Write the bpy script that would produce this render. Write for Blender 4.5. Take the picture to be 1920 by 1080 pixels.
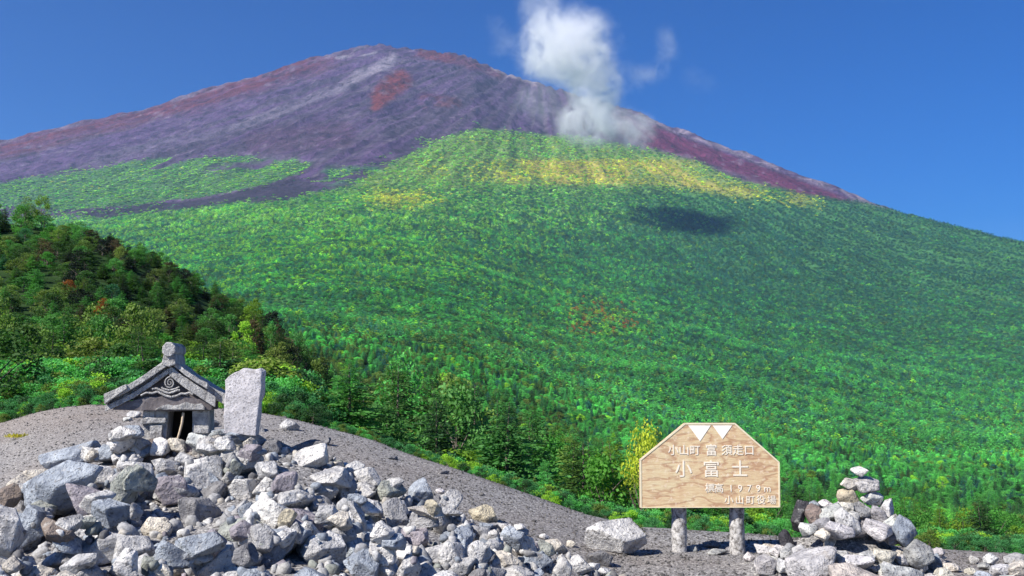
import bpy, bmesh, math, random
import numpy as np
from mathutils import Matrix, Vector

random.seed(7)
RNG = np.random.RandomState(11)
SC = bpy.context.scene
COL = SC.collection
for o in list(bpy.data.objects):
    bpy.data.objects.remove(o)

# ------------------------------------------------------------------ camera, sky, sun, exposure
F = 1867.0                                   # focal length in pixels of a 1920 px wide picture
CAMZ = 1.5
PITCH = math.atan(160 / F)
cam = bpy.data.cameras.new('camera'); co = bpy.data.objects.new('camera', cam); COL.objects.link(co)
co.location = (0, 0, CAMZ); co.rotation_euler = (math.pi / 2 + PITCH, 0, 0)
cam.sensor_width = 36; cam.lens = 36 * F / 1920; cam.clip_start = 0.1; cam.clip_end = 60000
SC.camera = co

SUN_AZ = math.radians(52)                    # to the left, behind the camera
SUN_EL = math.radians(41)
sdir = Vector((-math.sin(SUN_AZ) * math.cos(SUN_EL), -math.cos(SUN_AZ) * math.cos(SUN_EL), math.sin(SUN_EL)))
w = bpy.data.worlds.new('World'); SC.world = w; w.use_nodes = True
nt = w.node_tree; nt.nodes.clear()
sky = nt.nodes.new('ShaderNodeTexSky'); sky.sky_type = 'NISHITA'; sky.sun_disc = False
sky.sun_elevation = SUN_EL
sky.sun_rotation = math.atan2(sdir.x, sdir.y)
sky.altitude = 2000; sky.air_density = 1.0; sky.dust_density = 0.25; sky.ozone_density = 5.0
hs = nt.nodes.new('ShaderNodeHueSaturation'); hs.inputs['Saturation'].default_value = 1.50; hs.inputs['Hue'].default_value = 0.516
bg = nt.nodes.new('ShaderNodeBackground'); bg.inputs['Strength'].default_value = 0.063
wo = nt.nodes.new('ShaderNodeOutputWorld')
nt.links.new(sky.outputs[0], hs.inputs['Color']); nt.links.new(hs.outputs[0], bg.inputs['Color']); nt.links.new(bg.outputs[0], wo.inputs['Surface'])
sl = bpy.data.lights.new('sun', 'SUN'); sl.energy = 4.8; sl.angle = math.radians(0.53); sl.color = (1.0, 0.955, 0.88)
so = bpy.data.objects.new('sun', sl); COL.objects.link(so)
so.rotation_euler = (-sdir).to_track_quat('-Z', 'Y').to_euler()
SC.view_settings.view_transform = 'Standard'; SC.view_settings.look = 'None'
SC.view_settings.gamma = 1; SC.view_settings.use_curve_mapping = False
SC.view_settings.exposure = 0.95
SC.render.engine = 'CYCLES'
cy = SC.cycles
cy.max_bounces = 10; cy.diffuse_bounces = 2; cy.glossy_bounces = 1; cy.transmission_bounces = 2; cy.volume_bounces = 8
cy.transparent_max_bounces = 6; cy.caustics_reflective = False; cy.caustics_refractive = False
cy.use_denoising = True; cy.use_adaptive_sampling = True; cy.adaptive_threshold = 0.01
cy.volume_max_steps = 256

# ------------------------------------------------------------------ noise
def _hash(ix, iy, s):
    n = (ix.astype(np.int64) * 374761393 + iy.astype(np.int64) * 668265263 + s * 974634777) & 0xffffffff
    n = ((n ^ (n >> 13)) * 1274126177) & 0xffffffff
    n = n ^ (n >> 16)
    return (n & 0xffffff) / float(0xffffff)
def vnoise(x, y, s=0):
    x = np.asarray(x, float); y = np.asarray(y, float)
    ix = np.floor(x).astype(np.int64); iy = np.floor(y).astype(np.int64)
    fx = x - ix; fy = y - iy
    fx = fx * fx * (3 - 2 * fx); fy = fy * fy * (3 - 2 * fy)
    a = _hash(ix, iy, s); b = _hash(ix + 1, iy, s); c = _hash(ix, iy + 1, s); d = _hash(ix + 1, iy + 1, s)
    return (a + (b - a) * fx) * (1 - fy) + (c + (d - c) * fx) * fy
def fbm(x, y, s=0, o=4):
    r = 0; a = .5; t = 0
    for i in range(o):
        r = r + a * vnoise(np.asarray(x) * 2 ** i, np.asarray(y) * 2 ** i, s + i * 17); t += a; a *= .5
    return r / t
def noise3(p, s, f):                          # cheap 3-D lumps from three 2-D slices
    return (vnoise(p[:, 0] * f + 9.1, p[:, 1] * f + p[:, 2] * f * .5, s) + vnoise(p[:, 1] * f + 3.3, p[:, 2] * f - p[:, 0] * f * .5, s + 1)
            + vnoise(p[:, 2] * f + 5.7, p[:, 0] * f + p[:, 1] * f * .5, s + 2)) / 3 - .5
def sstep(a, b, x):
    t = np.clip((np.asarray(x, float) - a) / (b - a), 0, 1); return t * t * (3 - 2 * t)
def smax(a, b, k):
    h = np.clip(.5 + .5 * (a - b) / k, 0, 1); return b + (a - b) * h + k * h * (1 - h)
def lut(pts):
    xs = np.array([p[0] for p in pts], float); ys = np.array([p[1] for p in pts], float)
    return lambda u: np.interp(u, xs, ys)

# ------------------------------------------------------------------ the shape of the land
def v2z(v, y):                                # height of the sight line of row v at distance y
    return CAMZ + y * np.tan(PITCH + np.arctan((540 - np.asarray(v, float)) / F))
def u2x(u, y, z):
    return (np.asarray(u, float) - 960) / F * (y * math.cos(PITCH) + (z - CAMZ) * math.sin(PITCH))
def proj(x, y, z):
    dep = y * math.cos(PITCH) + (z - CAMZ) * math.sin(PITCH)
    up = -y * math.sin(PITCH) + (z - CAMZ) * math.cos(PITCH)
    return 960 + F * x / dep, 540 - F * up / dep

VC = lut([(-2500, 900), (-600, 850), (0, 795), (60, 775), (120, 762), (170, 757), (260, 758), (400, 765), (500, 775), (560, 787), (700, 825),
          (850, 880), (1000, 935), (1100, 972), (1200, 998), (1300, 1003), (1420, 1008), (1600, 1025), (1920, 1048), (2600, 1100), (4500, 1120)])
DC = lut([(-2500, 17), (-600, 16), (0, 15), (170, 14.5), (500, 13), (700, 12), (850, 11), (1100, 9.8), (1250, 9.3), (1920, 9.0), (4500, 9.0)])
VS = lut([(-2500, 640), (-1200, 520), (-600, 415), (-200, 315), (0, 265), (60, 252), (150, 230), (250, 208), (350, 180), (450, 150), (520, 130), (600, 108),
          (640, 98), (690, 88), (715, 84), (745, 90), (790, 95), (850, 103), (890, 110), (920, 127), (960, 142), (1000, 155), (1060, 172),
          (1120, 190), (1200, 213), (1260, 238), (1330, 265), (1400, 290), (1500, 327), (1580, 357), (1640, 384), (1700, 404),
          (1800, 428), (1920, 449), (2600, 560), (4500, 660)])
DS = lut([(-2500, 3000), (-600, 4200), (0, 4600), (700, 5000), (1200, 4800), (1920, 3700), (2600, 3200), (4500, 2600)])
VN = lut([(-2500, 860), (0, 850), (500, 862), (850, 945), (1100, 1050), (1300, 1085), (1920, 1135), (2600, 1160), (4500, 1180)])
FP = lut([(0, 1), (.012, 1), (.024, .935), (.04, .865), (.1, .71), (.2, .58), (.4, .44), (.6, .312), (.8, .146), (.9, .07), (1, 0)])
VSP = lut([(-2500, 470), (-600, 400), (0, 425), (120, 445), (200, 462), (300, 512), (400, 568), (500, 640), (600, 730), (680, 900), (760, 1150), (900, 1500), (4500, 1600)])

V0S = lut([(-2500, 790), (500, 790), (600, 835), (700, 920), (780, 1300), (4500, 1700)])
def z_far(u, d):
    ds = DS(u); t = d / ds
    v = VS(u) + (VN(u) - VS(u)) * FP(np.minimum(t, 1))
    z = v2z(v, np.minimum(d, ds))
    zs = v2z(VS(u), ds)
    return np.where(t > 1, zs - .45 * (d - ds) - 60 * np.minimum(t - 1, .2), z)
def z_spur(u, d):
    t = (d - 15) / 75.0
    v0 = V0S(u); v = np.clip(t, 0, 1) * (VSP(u) - v0) + v0
    zs = v2z(VSP(u), 90.0)
    return np.where(d <= 90, v2z(v, d), zs - .55 * (d - 90))
def surf(u, d):
    """height of the land without mounds, at column direction u and distance d"""
    dc = DC(u); zc = v2z(VC(u), dc)
    dd = np.maximum(d, .001)
    zn = zc * (np.minimum(dd, dc) / dc) ** 1.5
    over = np.maximum(d - dc, 0)
    zn = zn - .055 * over ** 2 / (1 + .35 * over) - .04 * over
    zf = z_far(u, np.maximum(d, 12.0))
    zf = smax(zf, z_spur(u, np.maximum(d, 12.0)), 1.0)
    zn = np.where(d < dc, zn, zn + (zf - zn) * sstep(0, 7, over))
    return np.where(d > dc + 7, zf, zn)
def mesh_noise(x, y, d):
    n = (fbm(x / 30, y / 30, 3) - .5) * np.clip((d - 25) / 100, 0, 1) * 6
    # gullies radiating from the summit
    xs, ys = -670.0, 5000.0
    phi = np.arctan2(x - 150, ys + 500 - y); r = np.hypot(x - 150, ys + 500 - y)
    g = 1 - np.abs(2 * fbm(phi * 26 + (fbm(x / 500, y / 500, 8) - .5) * 1.2, r / 1500, 5, 3) - 1)
    g2 = 1 - np.abs(2 * fbm(phi * 95, r / 700, 6, 3) - 1)
    iso = fbm(x / 90, y / 90, 9, 4) - .5
    up = sstep(2200, 3600, d)
    n = n + up * ((g - .7) * 30 + (g2 - .7) * 13 + iso * 26 + (fbm(x / 34, y / 34, 14, 3) - .5) * 9)
    mid = sstep(300, 900, d) * (1 - up)
    n = n + mid * (fbm(x / 220, y / 220, 12, 3) - .5) * 34
    return n
# rubble mound and cairn mound
VM = lut([(-200, 990), (0, 985), (60, 950), (100, 905), (170, 872), (230, 846), (280, 836), (350, 834), (420, 822), (500, 820), (560, 838),
          (610, 860), (650, 890), (700, 915), (800, 940), (850, 960), (900, 985), (960, 1012), (1020, 1040), (1080, 1066), (1130, 1110), (1200, 1200), (4500, 1400)])
DM = lut([(-200, 6.4), (0, 6.6), (300, 7.5), (500, 7.5), (800, 7.3), (1200, 7.2)])
V0 = lut([(-200, 1150), (600, 1145), (900, 1180), (1060, 1260), (1150, 1400), (4500, 1400)])
D0 = 4.3
CX, CY_, = 2.70, 8.0                           # cairn centre, set again below
def z_mound(u, d):
    dm = DM(u)
    v = V0(u) + (VM(u) - V0(u)) * np.clip((d - D0) / (dm - D0), 0, 1)
    z = v2z(v, np.clip(d, D0, dm))
    z = z - np.where(d > dm, .9 * (d - dm), 0) - np.where(d < D0, .35 * (D0 - d), 0)
    return z
def H(x, y, mounds=True):
    x = np.asarray(x, float); y = np.asarray(y, float)
    d = np.maximum(y, .4)
    z = np.zeros_like(d)
    for i in range(4):
        u = 960 + F * x / (d * math.cos(PITCH) + (z - CAMZ) * math.sin(PITCH))
        u = np.clip(u, -2400, 4400)
        z = surf(u, d)
    if mounds:
        z = z + (fbm(x / 1.3, y / 1.3, 21, 4) - .5) * .06 * (1 - sstep(15, 20, d))
        zm = z_mound(u, d)
        z = np.where(y > 1.5, smax(z, zm, .03), z)
        r = np.hypot(x - CX, (y - CY_) * 1.15)
        z = np.where(r < 1.3, z + .46 * np.clip(1 - r / .86, 0, 1) ** 1.1, z)
    z = np.where(d > 22, z + mesh_noise(x, y, d) * sstep(22, 60, d), z)
    return z
def hit(u, v, d0=3.5, d1=22.0):
    """point where the sight line of pixel (u, v) meets the land"""
    ds = np.linspace(d0, d1, 900)
    zz = v2z(v, ds); xx = u2x(u, ds, zz)
    below = zz < H(xx, ds)
    i = int(np.argmax(below)) if below.any() else len(ds) - 1
    return float(xx[i]), float(ds[i]), float(zz[i])
_c = hit(1612, 1052); CX, CY_ = _c[0], _c[1] + .25

# ------------------------------------------------------------------ object helpers
def link(o, parent=None):
    COL.objects.link(o)
    if parent is not None: o.parent = parent
    return o
def mesh_np(name, V, Fc, mat=None, smooth=False):
    me = bpy.data.meshes.new(name)
    V = np.asarray(V, np.float32); Fc = np.asarray(Fc, np.int32)
    n = Fc.shape[1]
    me.vertices.add(len(V)); me.vertices.foreach_set('co', V.ravel())
    me.loops.add(Fc.size); me.loops.foreach_set('vertex_index', Fc.ravel())
    me.polygons.add(len(Fc)); me.polygons.foreach_set('loop_start', np.arange(0, Fc.size, n, dtype=np.int32))
    me.polygons.foreach_set('loop_total', np.full(len(Fc), n, np.int32))
    if smooth: me.polygons.foreach_set('use_smooth', np.ones(len(Fc), bool))
    me.update(calc_edges=True)
    if mat: me.materials.append(mat)
    return me
def obj(name, me, parent=None, loc=None, tint=None):
    o = bpy.data.objects.new(name, me); link(o, parent)
    if loc is not None: o.location = loc
    if tint is not None: o['tint'] = [float(t) for t in tint]
    return o
def tag(o, label=None, cat=None, group=None, kind=None):
    if label: o['label'] = label
    if cat: o['category'] = cat
    if group: o['group'] = group
    if kind: o['kind'] = kind
    return o
def empty(name, loc):
    o = bpy.data.objects.new(name, None); o.empty_display_size = .1; link(o); o.location = loc; return o
def bm_obj(name, bm, mat, parent=None, smooth=False, loc=None):
    me = bpy.data.meshes.new(name); bmesh.ops.recalc_face_normals(bm, faces=bm.faces[:]); bm.to_mesh(me); bm.free()
    if smooth:
        for p in me.polygons: p.use_smooth = True
    me.materials.append(mat)
    return obj(name, me, parent, loc)

# ------------------------------------------------------------------ materials
class N:
    def __init__(s, name):
        s.m = bpy.data.materials.new(name); s.m.use_nodes = True; s.t = s.m.node_tree; s.t.nodes.clear()
    def n(s, typ, **kw):
        x = s.t.nodes.new(typ)
        ins = kw.pop('ins', {})
        for k, v in kw.items(): setattr(x, k, v)
        for k, v in ins.items():
            if isinstance(v, bpy.types.NodeSocket): s.t.links.new(v, x.inputs[k])
            else: x.inputs[k].default_value = v
        return x
    def ramp(s, fac, stops, interp='LINEAR'):
        r = s.n('ShaderNodeValToRGB', ins={'Fac': fac}); e = r.color_ramp.elements; r.color_ramp.interpolation = interp
        while len(e) < len(stops): e.new(.5)
        for q, (p, c) in zip(e, stops):
            q.position = p; q.color = (*c, 1) if not np.isscalar(c) else (c, c, c, 1)
        return r.outputs['Color']
    def mix(s, fac, a, b, blend='MIX'):
        x = s.n('ShaderNodeMix', data_type='RGBA', blend_type=blend)
        for k, v in ((0, fac), (6, a), (7, b)):
            if isinstance(v, bpy.types.NodeSocket): s.t.links.new(v, x.inputs[k])
            else: x.inputs[k].default_value = v if k == 0 else (*v, 1)
        return x.outputs[2]
    def noise(s, vec, scale, detail=4, rough=.55, dist=0, out=0):
        x = s.n('ShaderNodeTexNoise', ins={'Vector': vec, 'Scale': scale, 'Detail': detail, 'Roughness': rough, 'Distortion': dist}); return x.outputs[out]
    def vor(s, vec, scale, feature='F1', out='Distance'):
        x = s.n('ShaderNodeTexVoronoi', feature=feature, ins={'Vector': vec, 'Scale': scale}); return x.outputs[out]
    def math(s, op, a, b=0.0, c=None):
        x = s.n('ShaderNodeMath', operation=op)
        for k, v in enumerate((a, b) if c is None else (a, b, c)):
            if isinstance(v, bpy.types.NodeSocket): s.t.links.new(v, x.inputs[k])
            else: x.inputs[k].default_value = v
        return x.outputs[0]
    def bump(s, h, strength=.5, dist=.01, normal=None):
        i = {'Height': h, 'Strength': strength, 'Distance': dist}
        if normal is not None: i['Normal'] = normal
        return s.n('ShaderNodeBump', ins=i).outputs[0]
    def out(s, color, rough=.85, normal=None, spec=.25):
        i = {'Base Color': color if isinstance(color, bpy.types.NodeSocket) else (*color, 1), 'Roughness': rough, 'Specular IOR Level': spec}
        if normal is not None: i['Normal'] = normal
        p = s.n('ShaderNodeBsdfPrincipled', ins=i)
        o = s.n('ShaderNodeOutputMaterial', ins={'Surface': p.outputs[0]})
        return s.m
    def objco(s): return s.n('ShaderNodeTexCoord').outputs['Object']
    def attr(s, name, typ='GEOMETRY', out='Color'): return s.n('ShaderNodeAttribute', attribute_name=name, attribute_type=typ).outputs[out]

def m_rock():
    k = N('andesite_rock'); p = k.objco()
    tint = k.attr('tint', 'INSTANCER')
    rnd = k.n('ShaderNodeObjectInfo').outputs['Random']
    off = k.n('ShaderNodeCombineXYZ', ins={0: k.math('MULTIPLY', rnd, 50.0), 1: k.math('MULTIPLY', rnd, 91.0)}).outputs[0]
    p = k.n('ShaderNodeVectorMath', operation='ADD', ins={0: p, 1: off}).outputs[0]
    a = k.noise(p, 9, 6, .62, .4); c = k.noise(p, 38, 5, .65)
    base = k.mix(k.ramp(a, [(.36, 0.0), (.62, 1.0)]), (.60, .60, .62), (1.2, 1.18, 1.14))
    col = k.mix(1.0, tint, base, 'MULTIPLY')
    col = k.mix(k.ramp(c, [(.55, 0.0), (.66, .85)]), col, (.09, .085, .088))               # dark mineral specks
    col = k.mix(k.ramp(k.noise(p, 16, 4, .7), [(.58, 0.0), (.72, .55)]), col, (.60, .585, .55))  # pale weathering, lichen
    col = k.mix(k.ramp(k.noise(p, 5, 3, .6), [(.62, 0.0), (.75, .5)]), col, (.26, .20, .13))
    pit = k.ramp(k.vor(p, 46), [(.0, 0.0), (.28, 1.0)])
    h = k.math('ADD', k.math('MULTIPLY', c, 1.2), k.math('MULTIPLY', pit, .35))
    h = k.math('ADD', h, k.math('MULTIPLY', a, 2.2))
    return k.out(col, .9, k.bump(h, .9, .03), .12)
def m_gravel():
    k = N('volcanic_gravel'); p = k.objco()
    v1 = k.vor(p, 72, out='Color'); d1 = k.vor(p, 72); d2 = k.vor(p, 160)
    g = k.n('ShaderNodeSeparateColor', ins={0: v1}).outputs[0]
    col = k.ramp(g, [(0, (.10, .096, .096)), (.5, (.20, .192, .190)), (.82, (.29, .28, .275)), (.97, (.46, .44, .41))])
    big = k.noise(p, .35, 4, .6)
    col = k.mix(k.ramp(big, [(.42, 0.0), (.66, .65)]), col, k.mix(.5, col, (.16, .115, .085)))
    gb = k.attr('brown', 'GEOMETRY', 'Fac')
    col = k.mix(k.math('MULTIPLY', gb, .75), col, k.mix(.45, col, (.20, .14, .10)))
    h = k.math('SUBTRACT', 1.0, d1); h = k.math('ADD', h, k.math('MULTIPLY', d2, -.5))
    return k.out(col, .95, k.bump(h, .35, .007), .1)
def m_floor():
    k = N('forest_floor'); p = k.objco()
    col = k.ramp(k.noise(p, .5, 6, .7), [(.3, (.012, .02, .008)), (.55, (.025, .055, .015)), (.75, (.05, .06, .03))])
    return k.out(col, .95, None, .05)
def m_mountain():
    k = N('volcano_slope'); p = k.objco()
    c = k.attr('ground_colour')
    a = k.noise(p, .012, 8, .7); b = k.noise(p, .05, 5, .7)
    col = k.mix(1.0, c, k.ramp(a, [(.35, (.72, .70, .74)), (.65, (1.28, 1.27, 1.3))]), 'MULTIPLY')
    col = k.mix(1.0, col, k.ramp(b, [(.35, (.74, .74, .76)), (.65, (1.26, 1.25, 1.24))]), 'MULTIPLY')
    h = k.math('ADD', k.math('MULTIPLY', a, 2.0), b)
    return k.out(col, .97, k.bump(h, .8, 14.0), .04)
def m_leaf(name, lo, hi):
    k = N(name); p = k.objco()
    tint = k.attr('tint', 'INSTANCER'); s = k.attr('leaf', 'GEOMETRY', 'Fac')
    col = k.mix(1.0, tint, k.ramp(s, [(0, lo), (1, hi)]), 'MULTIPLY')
    d = k.n('ShaderNodeBsdfPrincipled', ins={'Base Color': col, 'Roughness': .6, 'Specular IOR Level': .2})
    tcol = k.mix(1.0, col, (1.0, 1.25, .7), 'MULTIPLY')
    t = k.n('ShaderNodeBsdfTranslucent', ins={'Color': tcol})
    mx = k.n('ShaderNodeMixShader', ins={0: .40, 1: d.outputs[0], 2: t.outputs[0]})
    k.n('ShaderNodeOutputMaterial', ins={'Surface': mx.outputs[0]})
    return k.m
def m_bark():
    k = N('bark'); p = k.objco()
    return k.out(k.ramp(k.noise(p, 30, 4, .7), [(.3, (.06, .045, .035)), (.7, (.22, .19, .16))]), .95, None, .05)
def m_stone():
    k = N('carved_stone'); p = k.objco()
    a = k.noise(p, 7, 6, .65, .5); b = k.noise(p, 60, 4, .7)
    col = k.ramp(a, [(.3, (.24, .235, .235)), (.5, (.42, .41, .40)), (.7, (.58, .56, .54))])
    col = k.mix(k.ramp(b, [(.56, 0.0), (.68, .7)]), col, (.11, .105, .11))
    col = k.mix(k.ramp(k.noise(p, 14, 5, .7), [(.50, 0.0), (.58, .85)]), col, (.62, .60, .57))
    stk = k.noise(k.n('ShaderNodeMapping', ins={'Vector': p, 'Scale': (26, 26, 3.5)}).outputs[0], 1.0, 5, .7)
    col = k.mix(k.ramp(stk, [(.54, 0.0), (.68, .65)]), col, (.12, .105, .10))
    col = k.mix(k.ramp(k.noise(p, 10, 5, .75), [(.63, 0.0), (.70, .6)]), col, (.20, .21, .12))
    h = k.math('ADD', k.math('MULTIPLY', a, 1.5), k.math('MULTIPLY', b, 1.6))
    return k.out(col, .92, k.bump(h, .9, .02), .12)
def m_stone_dark():  # darker grey stone for the gable wall and beam
    k = N('darker_stone'); p = k.objco()
    a = k.noise(p, 9, 6, .65, .5)
    col = k.ramp(a, [(.3, (.09, .08, .08)), (.55, (.17, .15, .15)), (.75, (.30, .28, .27))])
    return k.out(col, .92, k.bump(k.noise(p, 40, 5, .7), .7, .01), .1)
def m_tablet():
    k = N('tablet_granite'); p = k.objco()
    a = k.noise(p, 6, 5, .6); b = k.noise(p, 75, 4, .7)
    col = k.ramp(a, [(.3, (.42, .40, .41)), (.7, (.60, .57, .58))])
    col = k.mix(k.ramp(b, [(.52, 0.0), (.64, .85)]), col, (.16, .15, .155))
    col = k.mix(k.ramp(k.noise(p, 13, 5, .7), [(.56, 0.0), (.68, .6)]), col, (.24, .22, .21))
    return k.out(col, .9, k.bump(k.math('ADD', a, b), .7, .01), .12)
def m_wood():
    k = N('carved_board_wood'); p = k.objco()
    mp = k.n('ShaderNodeMapping', ins={'Vector': p, 'Rotation': (0, math.radians(14), 0), 'Scale': (1.0, 1.0, 3.2)}).outputs[0]
    dist = k.noise(mp, 1.25, 4, .5)
    wv = k.math('MULTIPLY', dist, 13.0); band = k.math('FRACT', wv)
    line = k.ramp(band, [(0, 1.0), (.14, .6), (.30, 0.0), (.80, 0.0), (1, 1.0)])
    fine = k.noise(k.n('ShaderNodeMapping', ins={'Vector': p, 'Rotation': (0, math.radians(10), 0), 'Scale': (14, 14, 110)}).outputs[0], 1.0, 5, .7)
    col = k.ramp(k.noise(p, 4.5, 4, .6), [(.3, (.56, .40, .24)), (.5, (.60, .47, .28)), (.7, (.62, .53, .33))])
    col = k.mix(k.ramp(fine, [(.42, 0.0), (.66, .55)]), col, (.42, .22, .13))
    col = k.mix(k.math('MULTIPLY', line, .7), col, (.34, .17, .10))
    col = k.mix(k.ramp(k.noise(p, 26, 4, .7), [(.56, 0.0), (.66, .5)]), col, (.74, .62, .48))
    return k.out(col, .75, k.bump(k.math('SUBTRACT', fine, k.math('MULTIPLY', line, .5)), .4, .004), .2)
def m_plain(name, c, rough=.8, var=.12, scale=20, bump=0):
    k = N(name); p = k.objco()
    f = k.noise(p, scale, 5, .65)
    lo = tuple(x * (1 - var) for x in c); hi = tuple(min(x * (1 + var), 1) for x in c)
    return k.out(k.ramp(f, [(.3, lo), (.7, hi)]), rough, k.bump(f, bump, .01) if bump else None, .2)
def m_post():
    k = N('mottled_post'); p = k.objco()
    a = k.noise(p, 24, 5, .7, .6)
    col = k.ramp(a, [(.36, (.10, .09, .085)), (.48, (.31, .295, .28)), (.58, (.52, .50, .48))])
    return k.out(col, .9, k.bump(a, .9, .012), .1)
M_ROCK = m_rock(); M_GRAVEL = m_gravel(); M_FLOOR = m_floor(); M_MOUNT = m_mountain(); M_BARK = m_bark()
M_NEEDLE = m_leaf('needles', (.55, .60, .55), (1.35, 1.35, 1.2)); M_LEAF = m_leaf('leaves', (.6, .62, .55), (1.4, 1.35, 1.2))
M_STONE = m_stone(); M_SDARK = m_stone_dark(); M_TABLET = m_tablet(); M_WOOD = m_wood(); M_POST = m_post()
M_EDGE = m_plain('pale_cut_edge', (.66, .58, .41), .7, .06, 30)
M_LETTER = m_plain('faded_lettering', (.74, .66, .54), .7, .12, 60)
M_WHITE = m_plain('white_paint', (.80, .76, .68), .6, .05, 30)
M_STICK = m_plain('weathered_stick', (.48, .38, .27), .8, .2, 40)
M_VOID = m_plain('dark_interior', (.03, .025, .02), .95, .3, 20)  # the opening's darkness is put into this near-black wall colour

# ------------------------------------------------------------------ the land
def poly_in(u, v, pts):
    ins = np.zeros(np.shape(u), bool); n = len(pts); j = n - 1
    for i in range(n):
        xi, yi = pts[i]; xj, yj = pts[j]
        c = ((yi > v) != (yj > v)) & (u < (xj - xi) * (v - yi) / (yj - yi + 1e-9) + xi)
        ins ^= c; j = i
    return ins
# Colours of the volcano, mapped over the slope itself (stored per vertex on the mountain)
def wob(x, y, s, amp, sc):
    return (fbm(x / sc, y / sc, s, 4) - .5) * 2 * amp
TREELINE = lut([(-2500, 600), (-200, 420), (150, 408), (250, 396), (350, 386), (560, 366), (650, 350), (720, 316), (800, 277), (860, 250), (900, 240), (950, 244),
                (1000, 252), (1080, 258), (1180, 272), (1250, 290), (1330, 315), (1400, 338), (1500, 362), (1600, 378), (1700, 396), (1760, 404), (4500, 500)])
SCRUB = [(-400, 370), (0, 345), (150, 318), (300, 296), (470, 291), (575, 289), (592, 300), (560, 328), (470, 352), (380, 366), (250, 388), (140, 394), (0, 382), (-400, 420)]
def mount_colour(u, v, x, y):
    n1 = fbm(x / 260, y / 260, 31, 5); n2 = fbm(x / 60, y / 60, 33, 4)
    xs, ys = 150.0, 5500.0
    phi = np.arctan2(x - xs, ys - y); r = np.hypot(x - xs, ys - y)
    st = fbm(phi * 60, r / 1300, 35, 4); st2 = fbm(phi * 170, r / 900, 36, 3)
    uu = u + wob(x, y, 37, 16, 160); vv = v + wob(x, y, 38, 8, 160)
    def C(*c): return np.array(c, float)
    base = C(.088, .054, .112)[None] * np.ones((u.size, 1))
    GAIN = .46
    def blend(m, c):
        nonlocal base
        m = np.clip(m, 0, 1)[:, None]; base = base * (1 - m) + C(*c)[None] * m * GAIN
    blend(sstep(.42, .62, st), (.165, .125, .185))
    blend(sstep(.52, .70, st2) * .25, (.215, .18, .255))
    blend(sstep(.52, .35, st2) * .35, (.075, .06, .09))
    # red bands below the left skyline
    sk = v - VS(u)
    blend(sstep(60, 18, sk * 1.35 + wob(x, y, 41, 14, 200)) * sstep(680, 560, u) * (.55 + .45 * sstep(.35, .6, st)), (.24, .075, .095))
    blend(sstep(8, 2, sk) * sstep(.4, .6, n2) * sstep(760, 600, u) * .7, (.32, .27, .36))
    # grey scree streak down from the summit
    def seg(ax, ay, bx, by, wa, wb_):
        t = np.clip(((uu - ax) * (bx - ax) + (vv - ay) * (by - ay)) / ((bx - ax) ** 2 + (by - ay) ** 2), 0, 1)
        dd = np.hypot(uu - ax - t * (bx - ax), vv - ay - t * (by - ay)); ww = wa + (wb_ - wa) * t
        return sstep(1.2, .45, dd / ww)
    blend(seg(735, 108, 640, 165, 14, 12) * .95, (.42, .37, .44))
    blend(seg(650, 160, 440, 240, 13, 10) * .75, (.31, .265, .34))
    blend(seg(440, 240, 180, 300, 10, 14) * .5, (.23, .195, .27))
    blend(seg(700, 92, 630, 110, 6, 4) * sstep(.42, .6, n2), (.42, .38, .44))
    # red patches
    blend(seg(750, 150, 705, 190, 24, 16) * .95, (.30, .075, .065))
    blend(seg(785, 100, 850, 112, 9, 7) * .75, (.28, .08, .08))
    blend(seg(860, 112, 930, 140, 9, 8) * .5, (.27, .09, .10))
    blend(seg(790, 188, 850, 192, 14, 12) * sstep(.3, .55, n2) * .5, (.30, .10, .10))
    blend(seg(480, 265, 640, 250, 26, 30) * .55, (.16, .085, .14))
    # right flank: maroon with a pale rim
    rf = sstep(1090, 1180, u) * sstep(26, 60, v - 60 - 0 * u) 
    blend(rf * sstep(8, 16, sk), (.215, .052, .115))
    blend(rf * sstep(.5, .66, st2) * sstep(8, 16, sk) * .4, (.16, .05, .12))
    blend(rf * sstep(11, 5, sk + (n2 - .5) * 9) * sstep(.34, .56, n2) * .8, (.46, .38, .46))
    rim = np.clip((TREELINE(u) - v), 0, 99)
    blend(rf * sstep(12, 4, rim) * sstep(1480, 1380, u) * .6, (.24, .20, .26))
    blend(sstep(880, 930, u) * sstep(1100, 1050, u) * sstep(7, 2, sk) * sstep(.45, .6, n2), (.5, .42, .46))
    # dark stones and ledges
    blend(sstep(.63, .72, fbm(x / 28, y / 28, 44, 3)) * .55 * sstep(0, 1, 1), (.05, .04, .06))
    blend(sstep(.68, .76, fbm(x / 34, y / 34, 45, 3)) * .45, (.36, .30, .38))
    # alpine scrub seen as green ground
    sc = poly_in(uu, vv, SCRUB).astype(float) * sstep(.30, .42, n1 + (vv - 300) / 260)
    blend(sc * .85, (.13, .32, .10))
    gs = seg(620, 330, 700, 318, 22, 18) * sstep(.4, .55, n2)
    blend(gs * .8, (.10, .28, .12))
    ft = sstep(-6, 8, vv - TREELINE(uu))
    blend(ft, (.10, .30, .09))
    p2 = fbm(x / 18, y / 22, 62, 3)
    blend(ft * sstep(480, 390, v) * sstep(1250, 1050, u) * .6, (.18, .42, .12))
    blend(ft * sstep(372, 330, v + (n2 - .5) * 30) * .7, (.36, .50, .14))
    band = sstep(292, 308, v) * sstep(354, 338, v) * sstep(850, 920, u) * sstep(1330, 1250, u) + np.exp(-((v - (334 + (u - 1250) * .17)) / 12) ** 2) * sstep(1200, 1260, u) * sstep(1560, 1500, u)
    blend(ft * np.clip(band, 0, 1) * sstep(.30, .5, n1) * .75, (.80, .66, .14))
    blend(ft * np.exp(-((v - 372) / 13) ** 2) * np.exp(-((u - 750) / 50) ** 2) * .6, (.7, .6, .13))
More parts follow.
